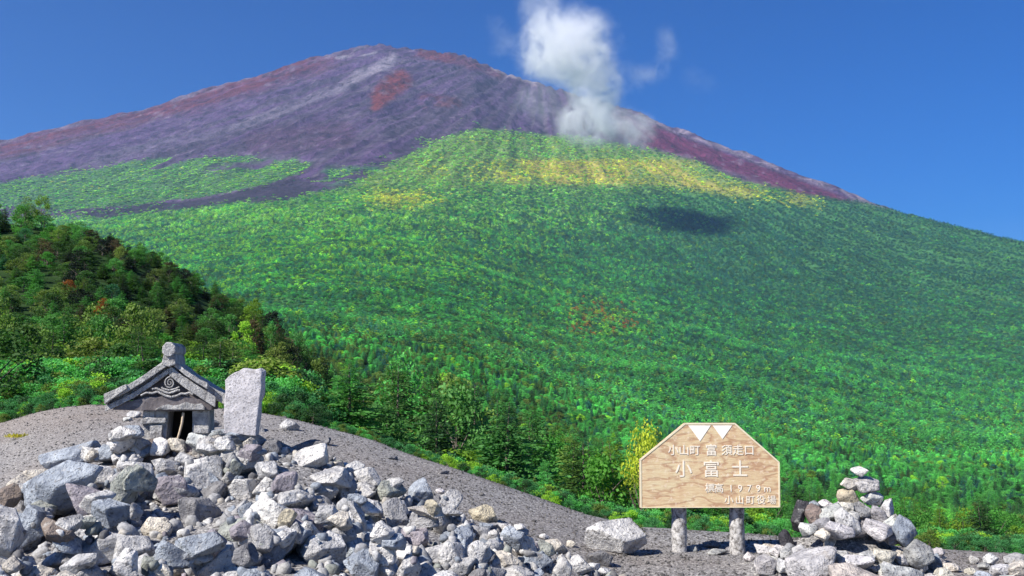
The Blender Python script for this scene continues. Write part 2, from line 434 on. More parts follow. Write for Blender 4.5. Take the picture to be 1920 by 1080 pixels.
    blend(poly_in(uu, vv, [(150, 398), (300, 384), (400, 368), (480, 350), (560, 334), (600, 350), (540, 372), (420, 386), (300, 398), (200, 412)]) * .9, (.085, .07, .10))
    return base

def polar_grid(us, ds_of_u):
    U, J = np.meshgrid(us, np.arange(ds_of_u(us[:1]).shape[0]), indexing='ij')
    D = ds_of_u(us).T
    return U, D
def build_polar(name, us, D, mat, sink=0.0):
    U = np.repeat(us[:, None], D.shape[1], 1)
    Z0 = surf(U, D); X = u2x(U, D, Z0)
    Z = Z0 + np.where(D > 22, mesh_noise(X, D, D) * sstep(22, 60, D), 0) - sink * (1 - sstep(0, 1, (D - D[:, :1]) / 3.0))
    V = np.stack([X, D, Z], -1).reshape(-1, 3)
    a, b = D.shape
    i = np.arange(a - 1)[:, None] * b + np.arange(b - 1)[None]
    Fc = np.stack([i, i + b, i + b + 1, i + 1], -1).reshape(-1, 4)
    me = mesh_np(name, V, Fc, mat, True)
    return me, U.ravel(), D.ravel(), V
us = np.unique(np.concatenate([np.linspace(-2400, -100, 60), np.linspace(-100, 2020, 480), np.linspace(2020, 4300, 60)]))
# hillside: from behind the gravel crest to 420 m
t = np.linspace(0, 1, 170) ** 2.2
D = DC(us)[:, None] + 1.3 + (420 - DC(us)[:, None] - 1.3) * t[None]
me, *_ = build_polar('hillside', us, D, M_FLOOR, .06)
tag(obj('hillside', me), kind='structure')
# the volcano
t = np.concatenate([np.linspace(0, .45, 120)[:-1], np.linspace(.45, 1, 250)])
DSu = DS(us)[:, None]
D = 420 + (DSu - 420) * t[None]
D = np.concatenate([D, DSu * 1.02, DSu * 1.06, DSu * 1.15, DSu * 1.4, DSu * 1.7], 1)
me, U_, D_, V_ = build_polar('mountain', us, D, M_MOUNT)
uu_, vv_ = proj(V_[:, 0], V_[:, 1], V_[:, 2])
cc = mount_colour(uu_, vv_, V_[:, 0], V_[:, 1])
ca = me.color_attributes.new('ground_colour', 'FLOAT_COLOR', 'POINT')
ca.data.foreach_set('color', np.concatenate([cc, np.ones((len(cc), 1))], 1).astype(np.float32).ravel())
tag(obj('mountain', me), kind='structure')
# gravel shoulder in front
gx = np.arange(-17, 17.01, .085); gy = np.arange(-9, 19.01, .085)
GX, GY = np.meshgrid(gx, gy, indexing='ij')
GZ = H(GX, GY) + (fbm(GX / .3, GY / .3, 51, 3) - .5) * .008
GU = np.clip(960 + F * GX / np.maximum(GY, .4), -2400, 4400)
keep = GY < DC(GU) + 2.2
vid = np.arange(GX.size).reshape(GX.shape)
k4 = keep[:-1, :-1] & keep[1:, :-1] & keep[1:, 1:] & keep[:-1, 1:]
Fc = np.stack([vid[:-1, :-1], vid[1:, :-1], vid[1:, 1:], vid[:-1, 1:]], -1)[k4]
used = np.unique(Fc); remap = np.zeros(GX.size, int); remap[used] = np.arange(len(used))
V = np.stack([GX.ravel(), GY.ravel(), GZ.ravel()], -1)[used]
me = mesh_np('gravel_ground', V, remap[Fc], M_GRAVEL, True)
gu = np.clip(960 + F * V[:, 0] / np.maximum(V[:, 1], .4), -2400, 4400)
br = sstep(3.2, .3, DC(gu) - V[:, 1]) * sstep(650, 350, gu) * (.4 + .6 * fbm(V[:, 0], V[:, 1], 52))
at = me.attributes.new('brown', 'FLOAT', 'POINT'); at.data.foreach_set('value', br.astype(np.float32))
tag(obj('gravel_ground', me), kind='structure')
# lowland far below, out to the horizon
bm = bmesh.new(); bmesh.ops.create_circle(bm, cap_ends=True, segments=96, radius=9500)
o = bm_obj('lowland', bm, M_FLOOR); o.location = (0, 2500, -420); tag(o, kind='structure')

# ------------------------------------------------------------------ rocks
def ico(sub):
    bm = bmesh.new(); bmesh.ops.create_icosphere(bm, subdivisions=sub, radius=1)
    bm.verts.ensure_lookup_table()
    V = np.array([v.co[:] for v in bm.verts]); Fc = np.array([[v.index for v in f.verts] for f in bm.faces]); bm.free()
    return V / np.linalg.norm(V, axis=1)[:, None], Fc
ICO = {s: ico(s) for s in (1, 2, 3, 4, 5)}
def rock_verts(seed, sub=4, planes=13, rough=.06, roundness=55):
    r = np.random.RandomState(seed)
    Dr, Fc = ICO[sub]
    nrm = r.normal(size=(planes, 3)); 
    for _ in range(6):                        # spread the facet directions a little
        for i in range(planes):
            nrm[i] /= np.linalg.norm(nrm[i])
        g = nrm[:, None] - nrm[None]; dd = np.linalg.norm(g, axis=-1) + np.eye(planes)
        nrm = nrm + (g / dd[..., None] ** 3).sum(1) * .02
    nrm /= np.linalg.norm(nrm, axis=1)[:, None]
    off = r.uniform(.50, 1.0, planes)
    dot = Dr @ nrm.T
    rad = np.where(dot > .08, off[None] / np.maximum(dot, .08), 9)
    rad = np.minimum(rad, 1.5)
    rr = -np.log(np.exp(-roundness * rad).sum(1)) / roundness
    P = Dr * rr[:, None]
    n = noise3(P, seed * 7 % 997, 2.3) * rough * 2.2 + noise3(P, seed * 5 % 991, 6.0) * rough * 1.1
    if sub >= 4: n = n + noise3(P, seed * 3 % 983, 15.0) * rough * .55
    P = P * (1 + n)[:, None]
    return P / np.abs(P).max(0)[None], Fc       # fills the unit box
def rot(ax, a):
    return np.array(Matrix.Rotation(a, 3, ax))
TINTS0 = {'white': (.60, .58, .555), 'cream': (.56, .50, .41), 'pale grey': (.47, .46, .455), 'grey': (.34, .335, .34), 'blue-grey': (.29, .335, .40),
         'dark grey': (.20, .195, .205), 'purple-grey': (.32, .28, .32), 'brown': (.25, .19, .155), 'greenish grey': (.34, .36, .31),
         'yellowish': (.50, .43, .28), 'black': (.055, .055, .065)}
TINTS = {}
for _k, _c in TINTS0.items():
    _g = sum(_c) / 3; TINTS[_k] = tuple((_g + (q - _g) * .70) * 1.12 for q in _c)
def add_rock(c, size, roll, tintname, label, group, seed, sub=4, planes=13, name='rock', yaw=None, cat='rock', rough=.06):
    """c centre, size = (width, depth, height) in metres"""
    P, Fc = rock_verts(seed, sub, planes, rough)
    P = P * (np.array(size) / 2)[None]
    P = P @ rot('Y', -roll).T
    if yaw is None: yaw = (seed * 37 % 100 - 50) / 100 * .6
    P = P @ rot('Z', yaw).T
    me = mesh_np(name, P, Fc, M_ROCK, True)
    try: me.shade_flat() if False else None
    except Exception: pass
    r = np.random.RandomState(seed + 5)
    t = np.array(TINTS[tintname]) * r.uniform(.88, 1.12) * r.uniform(.97, 1.03, 3)
    o = obj(name, me, None, c, t)
    tag(o, label, cat, group)
    return o, P

# height map of the pile, so that stones come to rest on one another
HX0, HY0, HS = -4.6, 3.2, .02
hnx, hny = int(6.6 / HS), int(5.6 / HS)
hxs = HX0 + np.arange(hnx) * HS; hys = HY0 + np.arange(hny) * HS
HM = H(*np.meshgrid(hxs, hys, indexing='ij'))
def footprint(P, c):
    """raster the stone's lower and upper surfaces on the height map grid"""
    x0 = int((c[0] + P[:, 0].min() - HX0) / HS); x1 = int((c[0] + P[:, 0].max() - HX0) / HS) + 1
    y0 = int((c[1] + P[:, 1].min() - HY0) / HS); y1 = int((c[1] + P[:, 1].max() - HY0) / HS) + 1
    x0 = max(x0, 0); y0 = max(y0, 0); x1 = min(x1, hnx - 1); y1 = min(y1, hny - 1)
    if x1 - x0 < 1 or y1 - y0 < 1: return None
    lo = np.full((x1 - x0 + 1, y1 - y0 + 1), np.inf); hi = np.full_like(lo, -np.inf)
    ix = ((P[:, 0] + c[0] - HX0) / HS).astype(int) - x0; iy = ((P[:, 1] + c[1] - HY0) / HS).astype(int) - y0
    ok = (ix >= 0) & (iy >= 0) & (ix < lo.shape[0]) & (iy < lo.shape[1])
    np.minimum.at(lo, (ix[ok], iy[ok]), P[ok, 2]); np.maximum.at(hi, (ix[ok], iy[ok]), P[ok, 2])
    return x0, x1, y0, y1, lo, hi
def settle(P, c, sinkq=.72):
    fp = footprint(P, c)
    if fp is None: return None
    x0, x1, y0, y1, lo, hi = fp
    hm = HM[x0:x1 + 1, y0:y1 + 1]; m = np.isfinite(lo)
    if not m.any(): return None
    z = np.quantile((hm - lo)[m], sinkq)
    return z, fp
def stamp(fp, z):
    x0, x1, y0, y1, lo, hi = fp
    hm = HM[x0:x1 + 1, y0:y1 + 1]; m = np.isfinite(hi)
    hm[m] = np.maximum(hm[m], hi[m] + z)
def pile_hit(u, v):
    ds = np.arange(3.6, 9.0, .01)
    zz = v2z(v, ds); xx = u2x(u, ds, zz)
    ix = ((xx - HX0) / HS).astype(int); iy = ((ds - HY0) / HS).astype(int)
    ok = (ix >= 0) & (iy >= 0) & (ix < hnx) & (iy < hny)
    b = np.zeros(len(ds), bool); b[ok] = zz[ok] < HM[ix[ok], iy[ok]]
    if not b.any(): return hit(u, v)
    i = int(np.argmax(b)); return float(xx[i]), float(ds[i]), float(zz[i])

# --- notable stones of the pile: pixel centre, width, height, roll (deg), colour, label
BIG = [
 (140, 857, 104, 50, -18, 'blue-grey', 'long dark blue-grey slab lying at the upper edge of the rubble on the gravel'),
 (112, 925, 158, 100, -14, 'blue-grey', 'largest blue-grey pitted boulder at the left end of the rubble'),
 (62, 985, 62, 70, -5, 'blue-grey', 'blue-grey block under the largest boulder'),
 (8, 1000, 70, 88, 8, 'pale grey', 'pale grey angular rock cut off by the left picture edge'),
 (245, 812, 54, 30, 12, 'blue-grey', 'blue-grey flat slab leaning beside the left shrine pillar'),
 (232, 838, 46, 28, 4, 'white', 'small whitish stone under the flat slab by the shrine'),
 (290, 850, 62, 52, 20, 'brown', 'reddish brown lumpy rock just below the shrine'),
 (305, 835, 40, 26, 0, 'yellowish', 'yellow-brown stone before the shrine opening'),
 (440, 812, 106, 48, 6, 'blue-grey', 'big smooth blue-grey rock at the foot of the stone tablet'),
 (420, 835, 40, 34, 0, 'white', 'white rounded stone below the smooth rock'),
 (388, 862, 38, 34, 10, 'pale grey', 'pale wedge stone in the upper rubble'),
 (432, 778, 22, 22, 0, 'brown', 'small brown stone lodged against the tablet foot'),
 (478, 800, 46, 34, 30, 'grey', 'dark-rimmed stone at the right foot of the tablet'),
 (228, 912, 60, 74, 30, 'greenish grey', 'tall greenish grey slab standing in the rubble'),
 (252, 945, 70, 54, 14, 'greenish grey', 'greenish tilted rock under the standing slab'),
 (268, 885, 66, 40, 30, 'white', 'white bent rock with a dark crack behind the greenish slab'),
 (316, 932, 62, 66, -30, 'purple-grey', 'rounded purple-grey rock in the middle of the left rubble'),
 (312, 882, 44, 34, 0, 'white', 'white stone below the reddish brown rock'),
 (376, 897, 82, 84, -34, 'white', 'big white angular rock with a flat lit face'),
 (372, 960, 66, 66, 0, 'dark grey', 'dark grey pitted block below the big white rock'),
 (402, 925, 56, 44, -20, 'dark grey', 'dark rough rock right of the big white rock'),
 (455, 920, 66, 42, -8, 'white', 'white pitted rock shaped like a loaf'),
 (440, 965, 66, 20, -52, 'pale grey', 'narrow pale stone bar slanting through the rubble'),
 (205, 965, 72, 54, 14, 'blue-grey', 'blue-grey blocky rock with a clean top edge'),
 (160, 978, 36, 26, 0, 'greenish grey', 'small oval greenish stone in the shadow of the largest boulder'),
 (253, 988, 24, 38, 0, 'grey', 'small upright grey stone beside the blue-grey block'),
 (288, 990, 56, 60, -40, 'cream', 'cream pointed rock leaning to the right'),
 (205, 1022, 84, 56, -10, 'pale grey', 'broad pale rock below the blue-grey block'),
 (332, 1045, 60, 56, 18, 'blue-grey', 'bluish rounded rock near the bottom of the rubble'),
 (395, 1025, 56, 50, -30, 'purple-grey', 'pinkish grey wedge rock with a dark lower edge'),
 (378, 1066, 90, 42, -12, 'blue-grey', 'wide blue-grey rock cut off by the bottom edge'),
 (458, 1048, 46, 52, 10, 'dark grey', 'dark purple rock with one pale facet'),
 (498, 965, 84, 62, -24, 'white', 'bright white rock with a grey right side in the middle rubble'),
 (455, 1000, 48, 44, 10, 'purple-grey', 'purple-grey blocky stone below the stone bar'),
 (488, 1012, 52, 56, 34, 'grey', 'grey pitted block tilted to the right'),
 (540, 972, 34, 46, 0, 'yellowish', 'yellow-brown flat stone beside the bright white rock'),
 (585, 862, 78, 46, -26, 'white', 'long white rock with a grey end near the top of the rubble'),
 (572, 838, 80, 24, -16, 'dark grey', 'dark flat slab lying over the top of the rubble'),
 (610, 828, 20, 22, 30, 'dark grey', 'small dark fin of rock at the crest of the pile'),
 (628, 902, 84, 48, 8, 'white', 'cream-white boulder with rounded corners on the right shoulder of the pile'),
 (692, 895, 52, 34, 26, 'white', 'white flat rock with a dark stone on it'),
 (540, 800, 36, 24, 0, 'pale grey', 'pale stone at the top right of the pile'),
 (632, 872, 24, 22, 0, 'cream', 'small cream stone above the cream-white boulder'),
 (600, 948, 66, 34, 6, 'grey', 'long grey rock sitting in the shadow of the cream-white boulder'),
 (618, 965, 52, 44, -30, 'pale grey', 'pale sharp rock below the shaded hollow'),
 (672, 985, 76, 20, 62, 'pale grey', 'narrow twisted pale stone standing on its end'),
 (598, 1035, 92, 66, -6, 'pale grey', 'broad pale blue-grey rock at the bottom centre of the pile'),
 (538, 1035, 40, 40, 0, 'white', 'white pitted stone left of the broad pale rock'),
 (686, 1055, 76, 60, 8, 'blue-grey', 'blue and white streaked rock near the bottom edge'),
 (745, 975, 66, 64, 24, 'grey', 'grey layered rock standing on the right of the pile'),
 (740, 905, 36, 26, 0, 'pale grey', 'pale pointed stone at the right shoulder of the pile'),
 (790, 928, 66, 50, -24, 'blue-grey', 'grey layered rock with slanting cracks by the gravel'),
 (800, 962, 66, 26, 6, 'cream', 'cream flat stone under the layered rock'),
 (838, 960, 52, 16, 8, 'grey', 'thin grey plank-like stone beside the gravel'),
 (812, 990, 32, 34, 0, 'yellowish', 'yellow-stained stone near the right end of the pile'),
 (862, 998, 66, 58, 22, 'blue-grey', 'dark blue-grey ribbed rock at the right end of the pile'),
 (910, 962, 56, 50, 0, 'yellowish', 'rounded yellowish boulder standing apart on the gravel'),
 (902, 1000, 44, 24, 34, 'grey', 'flat grey stone leaning under the yellowish boulder'),
 (968, 1012, 52, 44, 6, 'blue-grey', 'smooth blue-grey rock with a small white stone on top'),
 (1040, 1020, 50, 26, 10, 'cream', 'cream and pink spotted stone on the gravel edge'),
 (1148, 1012, 112, 78, 8, 'pale grey', 'largest pale boulder on the gravel to the left of the sign'),
 (768, 1028, 48, 50, 0, 'pale grey', 'pale pitted rock in the lower right rubble'),
 (842, 1042, 56, 50, 30, 'pale grey', 'pale slanted rock in the lower right rubble'),
 (900, 1035, 42, 46, 0, 'pale grey', 'pale faceted stone below the ribbed rock'),
 (955, 1052, 66, 30, 4, 'cream', 'cream flat rock beside a bluish one at the bottom'),
 (1000, 1052, 60, 36, 12, 'blue-grey', 'bluish round-topped rock at the bottom edge'),
 (1085, 1062, 66, 38, -10, 'pale grey', 'pale low rock at the bottom edge below the largest pale boulder'),
 (1130, 1050, 56, 40, 14, 'dark grey', 'dark grey rock against the foot of the largest pale boulder'),
 (100, 1020, 70, 44, 16, 'brown', 'rust brown broken rock in the shaded hollow at the left'),
 (55, 1062, 80, 40, -20, 'cream', 'cream broken slab at the bottom left corner'),
 (150, 1060, 84, 36, -24, 'pale grey', 'long pale slab at the bottom left'),
 (240, 1055, 50, 48, 10, 'white', 'white lumpy stone at the bottom of the left rubble'),
 (285, 1048, 40, 44, -10, 'greenish grey', 'speckled greenish grey stone at the bottom of the rubble'),
 (300, 1072, 44, 26, 0, 'cream', 'low cream stone half out of the picture'),
 (12, 935, 50, 50, 0, 'brown', 'dark brown clod at the left edge of the gravel'),
 (70, 890, 46, 22, -6, 'cream', 'flat cream stone beside the long slab'),
 (190, 888, 50, 42, -12, 'white', 'white rock with a dark hollow behind the largest boulder'),
 (172, 866, 34, 26, 0, 'cream', 'small cream stone at the end of the long slab'),
 (350, 840, 44, 26, 10, 'purple-grey', 'pinkish grey stone before the right shrine pillar'),
 (392, 795, 34, 24, 0, 'grey', 'grey stone against the right shrine pillar'),
 (345, 862, 42, 26, 0, 'pale grey', 'pale oblong stone below the pinkish grey stone'),
 (470, 852, 52, 36, -10, 'purple-grey', 'purple-grey stone in the upper right rubble'),
 (508, 842, 38, 32, 0, 'dark grey', 'dark small stone in the upper right rubble'),
 (500, 880, 50, 40, 10, 'pale grey', 'pale stone left of the long white rock'),
 (528, 905, 50, 56, 34, 'purple-grey', 'purple-grey slab dipping to the right'),
 (440, 878, 40, 34, 0, 'greenish grey', 'greenish round stone above the loaf-shaped rock'),
 (560, 1000, 50, 40, 10, 'pale grey', 'pale knobby stone above the broad pale rock'),
 (720, 1000, 46, 40, 0, 'white', 'white knobby stone right of the twisted stone'),
 (640, 1000, 54, 36, -6, 'cream', 'cream flat stone above the streaked rock'),
]
pile_objs = []
fill_specs = []
# fill first: stones over the whole mound, big ones first
def region_pts(n, seed, u0, u1):
    r = np.random.RandomState(seed); out = []
    while len(out) < n:
        u = r.uniform(u0, u1); q = r.uniform(0, 1)
        dm = float(DM(u)); d = D0 - .35 + (dm + .25 - D0 + .35) * q ** .9
        x = (u - 960) / F * d
        if u > 1000 and d < 6.0: continue
        out.append((x, d, u))
    return out
def zone(u, d):
    q = (d - D0) / (float(DM(u)) - D0); row = 'high' if q > .66 else 'midway' if q > .33 else 'low'
    c = 'below the long slab' if u < 200 else 'below the shrine' if u < 380 else 'below the tablet' if u < 540 else 'right of the tablet' if u < 720 else \
        'by the yellowish boulder' if u < 900 else 'by the largest pale boulder'
    return f'{row} in the pile {c}'
sizes = []
rr = np.random.RandomState(5)
n_fill = 200
for s in np.sort(rr.uniform(.11, .26, n_fill) ** 1.0)[::-1]: sizes.append(s)
names = ['pale grey', 'white', 'blue-grey', 'grey', 'cream', 'purple-grey', 'greenish grey', 'dark grey', 'brown']
probs = [.28, .22, .19, .12, .07, .04, .04, .04, .00]
pts = region_pts(n_fill, 6, -70, 1130)
def drop(x, y, size, roll, tn, seed, sub, label=None, group=None, name='rock', q=.72, keepz=None):
    P, Fc = rock_verts(seed, sub, 8 + seed % 5, .055)
    P = P * (np.array(size) / 2)[None] @ rot('Y', -roll).T @ rot('Z', (seed * 37 % 100 - 50) / 50 * 1.5).T
    res = settle(P, (x, y), q)
    if res is None: return None
    z, fp = res
    stamp(fp, z)
    return P, Fc, z, seed
for i, (s, (x, d, u)) in enumerate(zip(sizes, pts)):
    if u > 850: s *= .75
    tn = names[int(rr.choice(len(names), p=probs))]
    size = (s * rr.uniform(.9, 1.35), s * rr.uniform(.8, 1.2), s * rr.uniform(.6, .95))
    res = drop(x, d, size, rr.uniform(-.6, .6), tn, 1000 + i, 4)
    if res is None: continue
    P, Fc, z, sd = res
    me = mesh_np('rock', P, Fc, M_ROCK, True)
    r = np.random.RandomState(sd)
    o = obj('rock', me, None, (x, d, z), np.array(TINTS[tn]) * r.uniform(.85, 1.15))
    word = 'middling' if s > .15 else 'small'
    lab = f'{word} {tn} stone {zone(u, d)}'
    tag(o, lab, 'rock', 'stones of the rubble pile')
# notable stones on top, each brought to rest where its sight line meets the pile
for i, (u, v, wpx, hpx, roll, tn, lab) in enumerate(sorted(BIG, key=lambda b: b[1])):
    x, y, z = pile_hit(u, v + hpx * .30)
    k = y / F
    W, Hh = wpx * k * 1.14, hpx * k * 1.14
    dep = .5 * (W + Hh) * .8
    P, Fc = rock_verts(300 + i + (50 if wpx > 90 else 0), 5 if wpx > 60 else 4, 8 + i % 5 + (5 if wpx > 90 else 0), .05, 60)
    P = P * (np.array((W, dep, Hh)) / 2)[None] @ rot('Y', math.radians(roll)).T @ rot('Z', ((i * 37) % 100 - 50) / 100 * .5).T
    yc = y + dep * .18
    zc = float(v2z(v, yc)); xc = float(u2x(u, yc, zc))
    res = settle(P, (xc, yc), .62)
    if res is not None:
        zr, fp = res
        zc = max(min(zc, zr + .02), zr - Hh * .45)  # at rest, never hovering
        stamp(fp, zc)
    me = mesh_np('rock', P, Fc, M_ROCK, True)
    r = np.random.RandomState(i + 77)
    o = obj('rock', me, None, (xc, yc, zc), np.array(TINTS[tn]) * r.uniform(.93, 1.1))
    tag(o, lab, 'rock', 'stones of the rubble pile')
# small chips in the gaps: uncountable rubble, one object
VV, FF, TT = [], [], []; nv = 0
rr = np.random.RandomState(91)
Dr2 = [rock_verts(700 + i, 2, 7, .09) for i in range(12)]
for i, (x, d, u) in enumerate(region_pts(3000, 92, -120, 1180)):
    P, Fc = Dr2[i % 12]; s = rr.uniform(.03, .085) * (1 if rr.rand() < .9 else 1.5)
    R = rot('X', rr.uniform(0, 6)) @ rot('Z', rr.uniform(0, 6))
    Q = (P @ R.T) * s / 2 * rr.uniform(.7, 1.3, 3)
    ix = int((x - HX0) / HS); iy = int((d - HY0) / HS)
    if not (0 < ix < hnx - 1 and 0 < iy < hny - 1): continue
    z = HM[ix - 1:ix + 2, iy - 1:iy + 2].min() + s * .15
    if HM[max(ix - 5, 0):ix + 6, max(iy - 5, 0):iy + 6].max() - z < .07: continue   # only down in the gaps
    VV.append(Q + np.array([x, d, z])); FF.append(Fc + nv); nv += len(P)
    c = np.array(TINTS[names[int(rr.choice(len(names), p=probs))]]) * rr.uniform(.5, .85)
    TT.append(np.repeat(c[None], len(P), 0))
def m_chip():
    k = N('stone_chips'); c = k.attr('chip_colour'); p = k.objco(); n = k.noise(p, 60, 4, .7)
    return k.out(k.mix(1.0, c, k.ramp(n, [(.35, .6), (.65, 1.15)]), 'MULTIPLY'), .9, k.bump(n, .6, .006), .1)
M_CHIP = m_chip()
def chips(name, VV, FF, TT):
    me = mesh_np(name, np.concatenate(VV), np.concatenate(FF), M_CHIP, False)
    ca = me.color_attributes.new('chip_colour', 'FLOAT_COLOR', 'POINT'); T = np.concatenate(TT)
    ca.data.foreach_set('color', np.concatenate([T, np.ones((len(T), 1))], 1).astype(np.float32).ravel())
    return tag(obj(name, me), kind='stuff')
chips('rubble', VV, FF, TT)

# --- the cairn at the right: (u, v, w, h, roll, colour, towards camera m, label)
CAIRN = [
 (1610, 882, 32, 20, 4, 'white', .0, 'small white stone crowning the cairn'),
 (1594, 905, 36, 28, 0, 'cream', .0, 'rounded cream stone just under the crown of the cairn, on its left'),
 (1624, 907, 54, 30, 0, 'pale grey', .0, 'flat grey stone just under the crown of the cairn, on its right'),
 (1592, 934, 42, 34, 0, 'yellowish', .02, 'round yellow-brown stone in the upper cairn'),
 (1632, 936, 36, 32, 30, 'white', .02, 'white angular stone in the upper cairn'),
 (1662, 960, 26, 50, 30, 'white', .02, 'narrow white stone leaning on the right side of the upper cairn'),
 (1645, 964, 42, 32, 20, 'grey', .08, 'grey stone in the middle of the cairn'),
 (1608, 955, 42, 38, -10, 'grey', .03, 'grey cracked stone under the round yellow-brown one'),
 (1560, 962, 60, 30, -6, 'pale grey', .06, 'pale flat stone on the left shoulder of the cairn'),
 (1522, 965, 32, 34, 0, 'brown', .04, 'pinkish brown stone at the left shoulder of the cairn'),
 (1583, 976, 56, 36, 20, 'white', .14, 'bright white wedge stone on the front of the cairn'),
 (1641, 990, 64, 38, 12, 'pale grey', .16, 'broad pale stone over a dark gap in the cairn'),
 (1517, 992, 34, 32, -20, 'white', .1, 'white stone at the left side of the cairn'),
 (1694, 1000, 46, 62, -10, 'blue-grey', .1, 'upright blue-grey stone on the right side of the cairn'),
 (1572, 1000, 50, 34, 10, 'pale grey', .18, 'pale stone above the big tilted rock of the cairn'),
 (1530, 1026, 94, 52, -28, 'pale grey', .30, 'big pale rock tilted at the front left of the cairn'),
 (1478, 1008, 44, 26, 8, 'grey', .12, 'flat grey stone at the left foot of the cairn'),
 (1440, 1026, 44, 30, 10, 'pale grey', .2, 'pale low stone at the far left foot of the cairn'),
 (1472, 1036, 44, 26, 0, 'white', .26, 'whitish stone in front of the left foot of the cairn'),
 (1605, 1022, 56, 30, -4, 'white', .26, 'white stone with dark spots low on the front of the cairn'),
 (1655, 1022, 44, 24, 4, 'cream', .2, 'low cream stone in front of the dark gap'),
 (1618, 1056, 104, 44, 10, 'cream', .44, 'largest flat cream slab at the foot of the cairn'),
 (1690, 1040, 66, 40, 10, 'grey', .34, 'grey stone right of the cream slab'),
 (1722, 1028, 50, 46, 16, 'grey', .24, 'blue-grey pointed rock at the right of the cairn'),
 (1752, 1030, 38, 32, 0, 'blue-grey', .12, 'small blue-grey round stone beside the pointed rock'),
 (1715, 1062, 34, 24, 0, 'white', .42, 'small white stone at the bottom right of the cairn'),
 (1772, 1056, 50, 34, 16, 'cream', .34, 'cream stone lying right of the cairn'),
 (1800, 1056, 46, 22, 10, 'grey', .30, 'low grey stone beyond the cream stone'),
 (1845, 1066, 40, 42, 0, 'blue-grey', .3, 'bluish violet stone near the right bottom corner'),
 (1888, 1068, 46, 34, 8, 'white', .3, 'white pointed stone at the right bottom corner'),
 (1470, 985, 24, 46, -24, 'black', .0, 'dark slate slab standing left behind the cairn'),
 (1497, 972, 26, 62, 18, 'black', -.04, 'black upright stone at the left rear of the cairn'),
 (1530, 948, 40, 16, 10, 'blue-grey', -.1, 'thin bluish slab lying behind the left shoulder of the cairn'),
 (1545, 985, 40, 26, 0, 'grey', .1, 'small grey stone in the left face of the cairn'),
 (1610, 990, 40, 28, 0, 'dark grey', .08, 'dark stone set in the front of the cairn'),
 (1675, 1005, 40, 28, 0, 'dark grey', .08, 'dark stone low in the right side of the cairn'),
 (1560, 1055, 30, 16, 0, 'pale grey', .42, 'small chip at the foot of the big tilted rock'),
 (1500, 1048, 34, 22, 0, 'white', .34, 'small white stone before the big tilted rock'),
 (1545, 1002, 30, 24, 10, 'cream', .2, 'small cream stone wedged behind the big tilted rock'),
 (1575, 1040, 34, 24, -10, 'pale grey', .34, 'small pale stone behind the largest cream slab of the cairn'),
 (1660, 1048, 34, 22, 0, 'white', .36, 'small white stone at the right end of the largest cream slab'),
 (1600, 972, 30, 22, 0, 'pale grey', .12, 'small pale stone filling the upper front of the cairn'),
 (1675, 978, 34, 26, 20, 'pale grey', .1, 'small pale stone on the upper right side of the cairn'),
 (1625, 1008, 34, 20, 0, 'pale grey', .22, 'thin pale stone over the low white stone of the cairn'),
 (1455, 1012, 30, 20, 0, 'white', .16, 'small white stone beside the low pale one at the left foot'),
 (1745, 1058, 34, 22, 0, 'pale grey', .36, 'small pale stone between the cairn and the cream stone'),
 (1690, 1066, 44, 20, 0, 'pale grey', .45, 'flat pale stone at the bottom beside the small white one'),
 (1500, 1012, 36, 26, -14, 'pale grey', .2, 'pale stone above the whitish one at the left foot of the cairn'),
 (1585, 952, 26, 20, 0, 'cream', .06, 'small cream stone tucked under the round yellow-brown one'),
 (1548, 944, 30, 14, 8, 'white', .02, 'thin white stone on top of the left shoulder of the cairn'),
]
for i, (u, v, wpx, hpx, roll, tn, fwd, lab) in enumerate(CAIRN):
    k = CY_ / F; Wm, Hm_ = wpx * k * 1.12, hpx * k * 1.14
    dep = .5 * (Wm + Hm_)
    # on the face of the cone: the lower the stone, the nearer to the camera
    lo = max(0, (v - 940) / 120)
    y = CY_ - fwd - .12 * lo - (.22 if abs(u - 1612) < 110 else .05) * lo
    z = float(v2z(v, y)); x = float(u2x(u, y, z))
    g = float(H(x, y))
    if abs(x - CX) > .5: z = g + Hm_ * .42
    elif v > 1005: z = max(min(z, g + Hm_ * .5), g + Hm_ * .15)
    o, P = add_rock((x, y, z), (Wm, dep, Hm_), -math.radians(roll), tn, lab, 'stones of the cairn', 500 + i, 4, 8 + i % 6, rough=.05)
# low stones strewn around its foot, out to the right edge
rr = np.random.RandomState(303)
for i in range(34):
    u = rr.uniform(1640, 1925) if i < 22 else rr.uniform(1425, 1600); v = rr.uniform(1040, 1074) if u > 1640 else rr.uniform(1020, 1066)
    if u > 1780: v = max(v, 1050)
    wpx = rr.uniform(20, 44); hpx = wpx * rr.uniform(.5, .8); x, y, z = hit(u, v + hpx * .4); k = y / F
    if math.hypot(x - CX, y - CY_) < .35: continue
    tn = ['white', 'pale grey', 'cream', 'pale grey', 'grey', 'blue-grey'][i % 6]
    where = 'strewn to the right of the cairn' if u > 1640 else 'strewn at the left foot of the cairn'
    add_rock((x, y, float(H(x, y)) + hpx * k * .38), (wpx * k, wpx * k * .9, hpx * k * 1.1), rr.uniform(-.4, .4), tn, f'low {tn} stone {where}', 'stones of the cairn', 1500 + i, 4, 9)
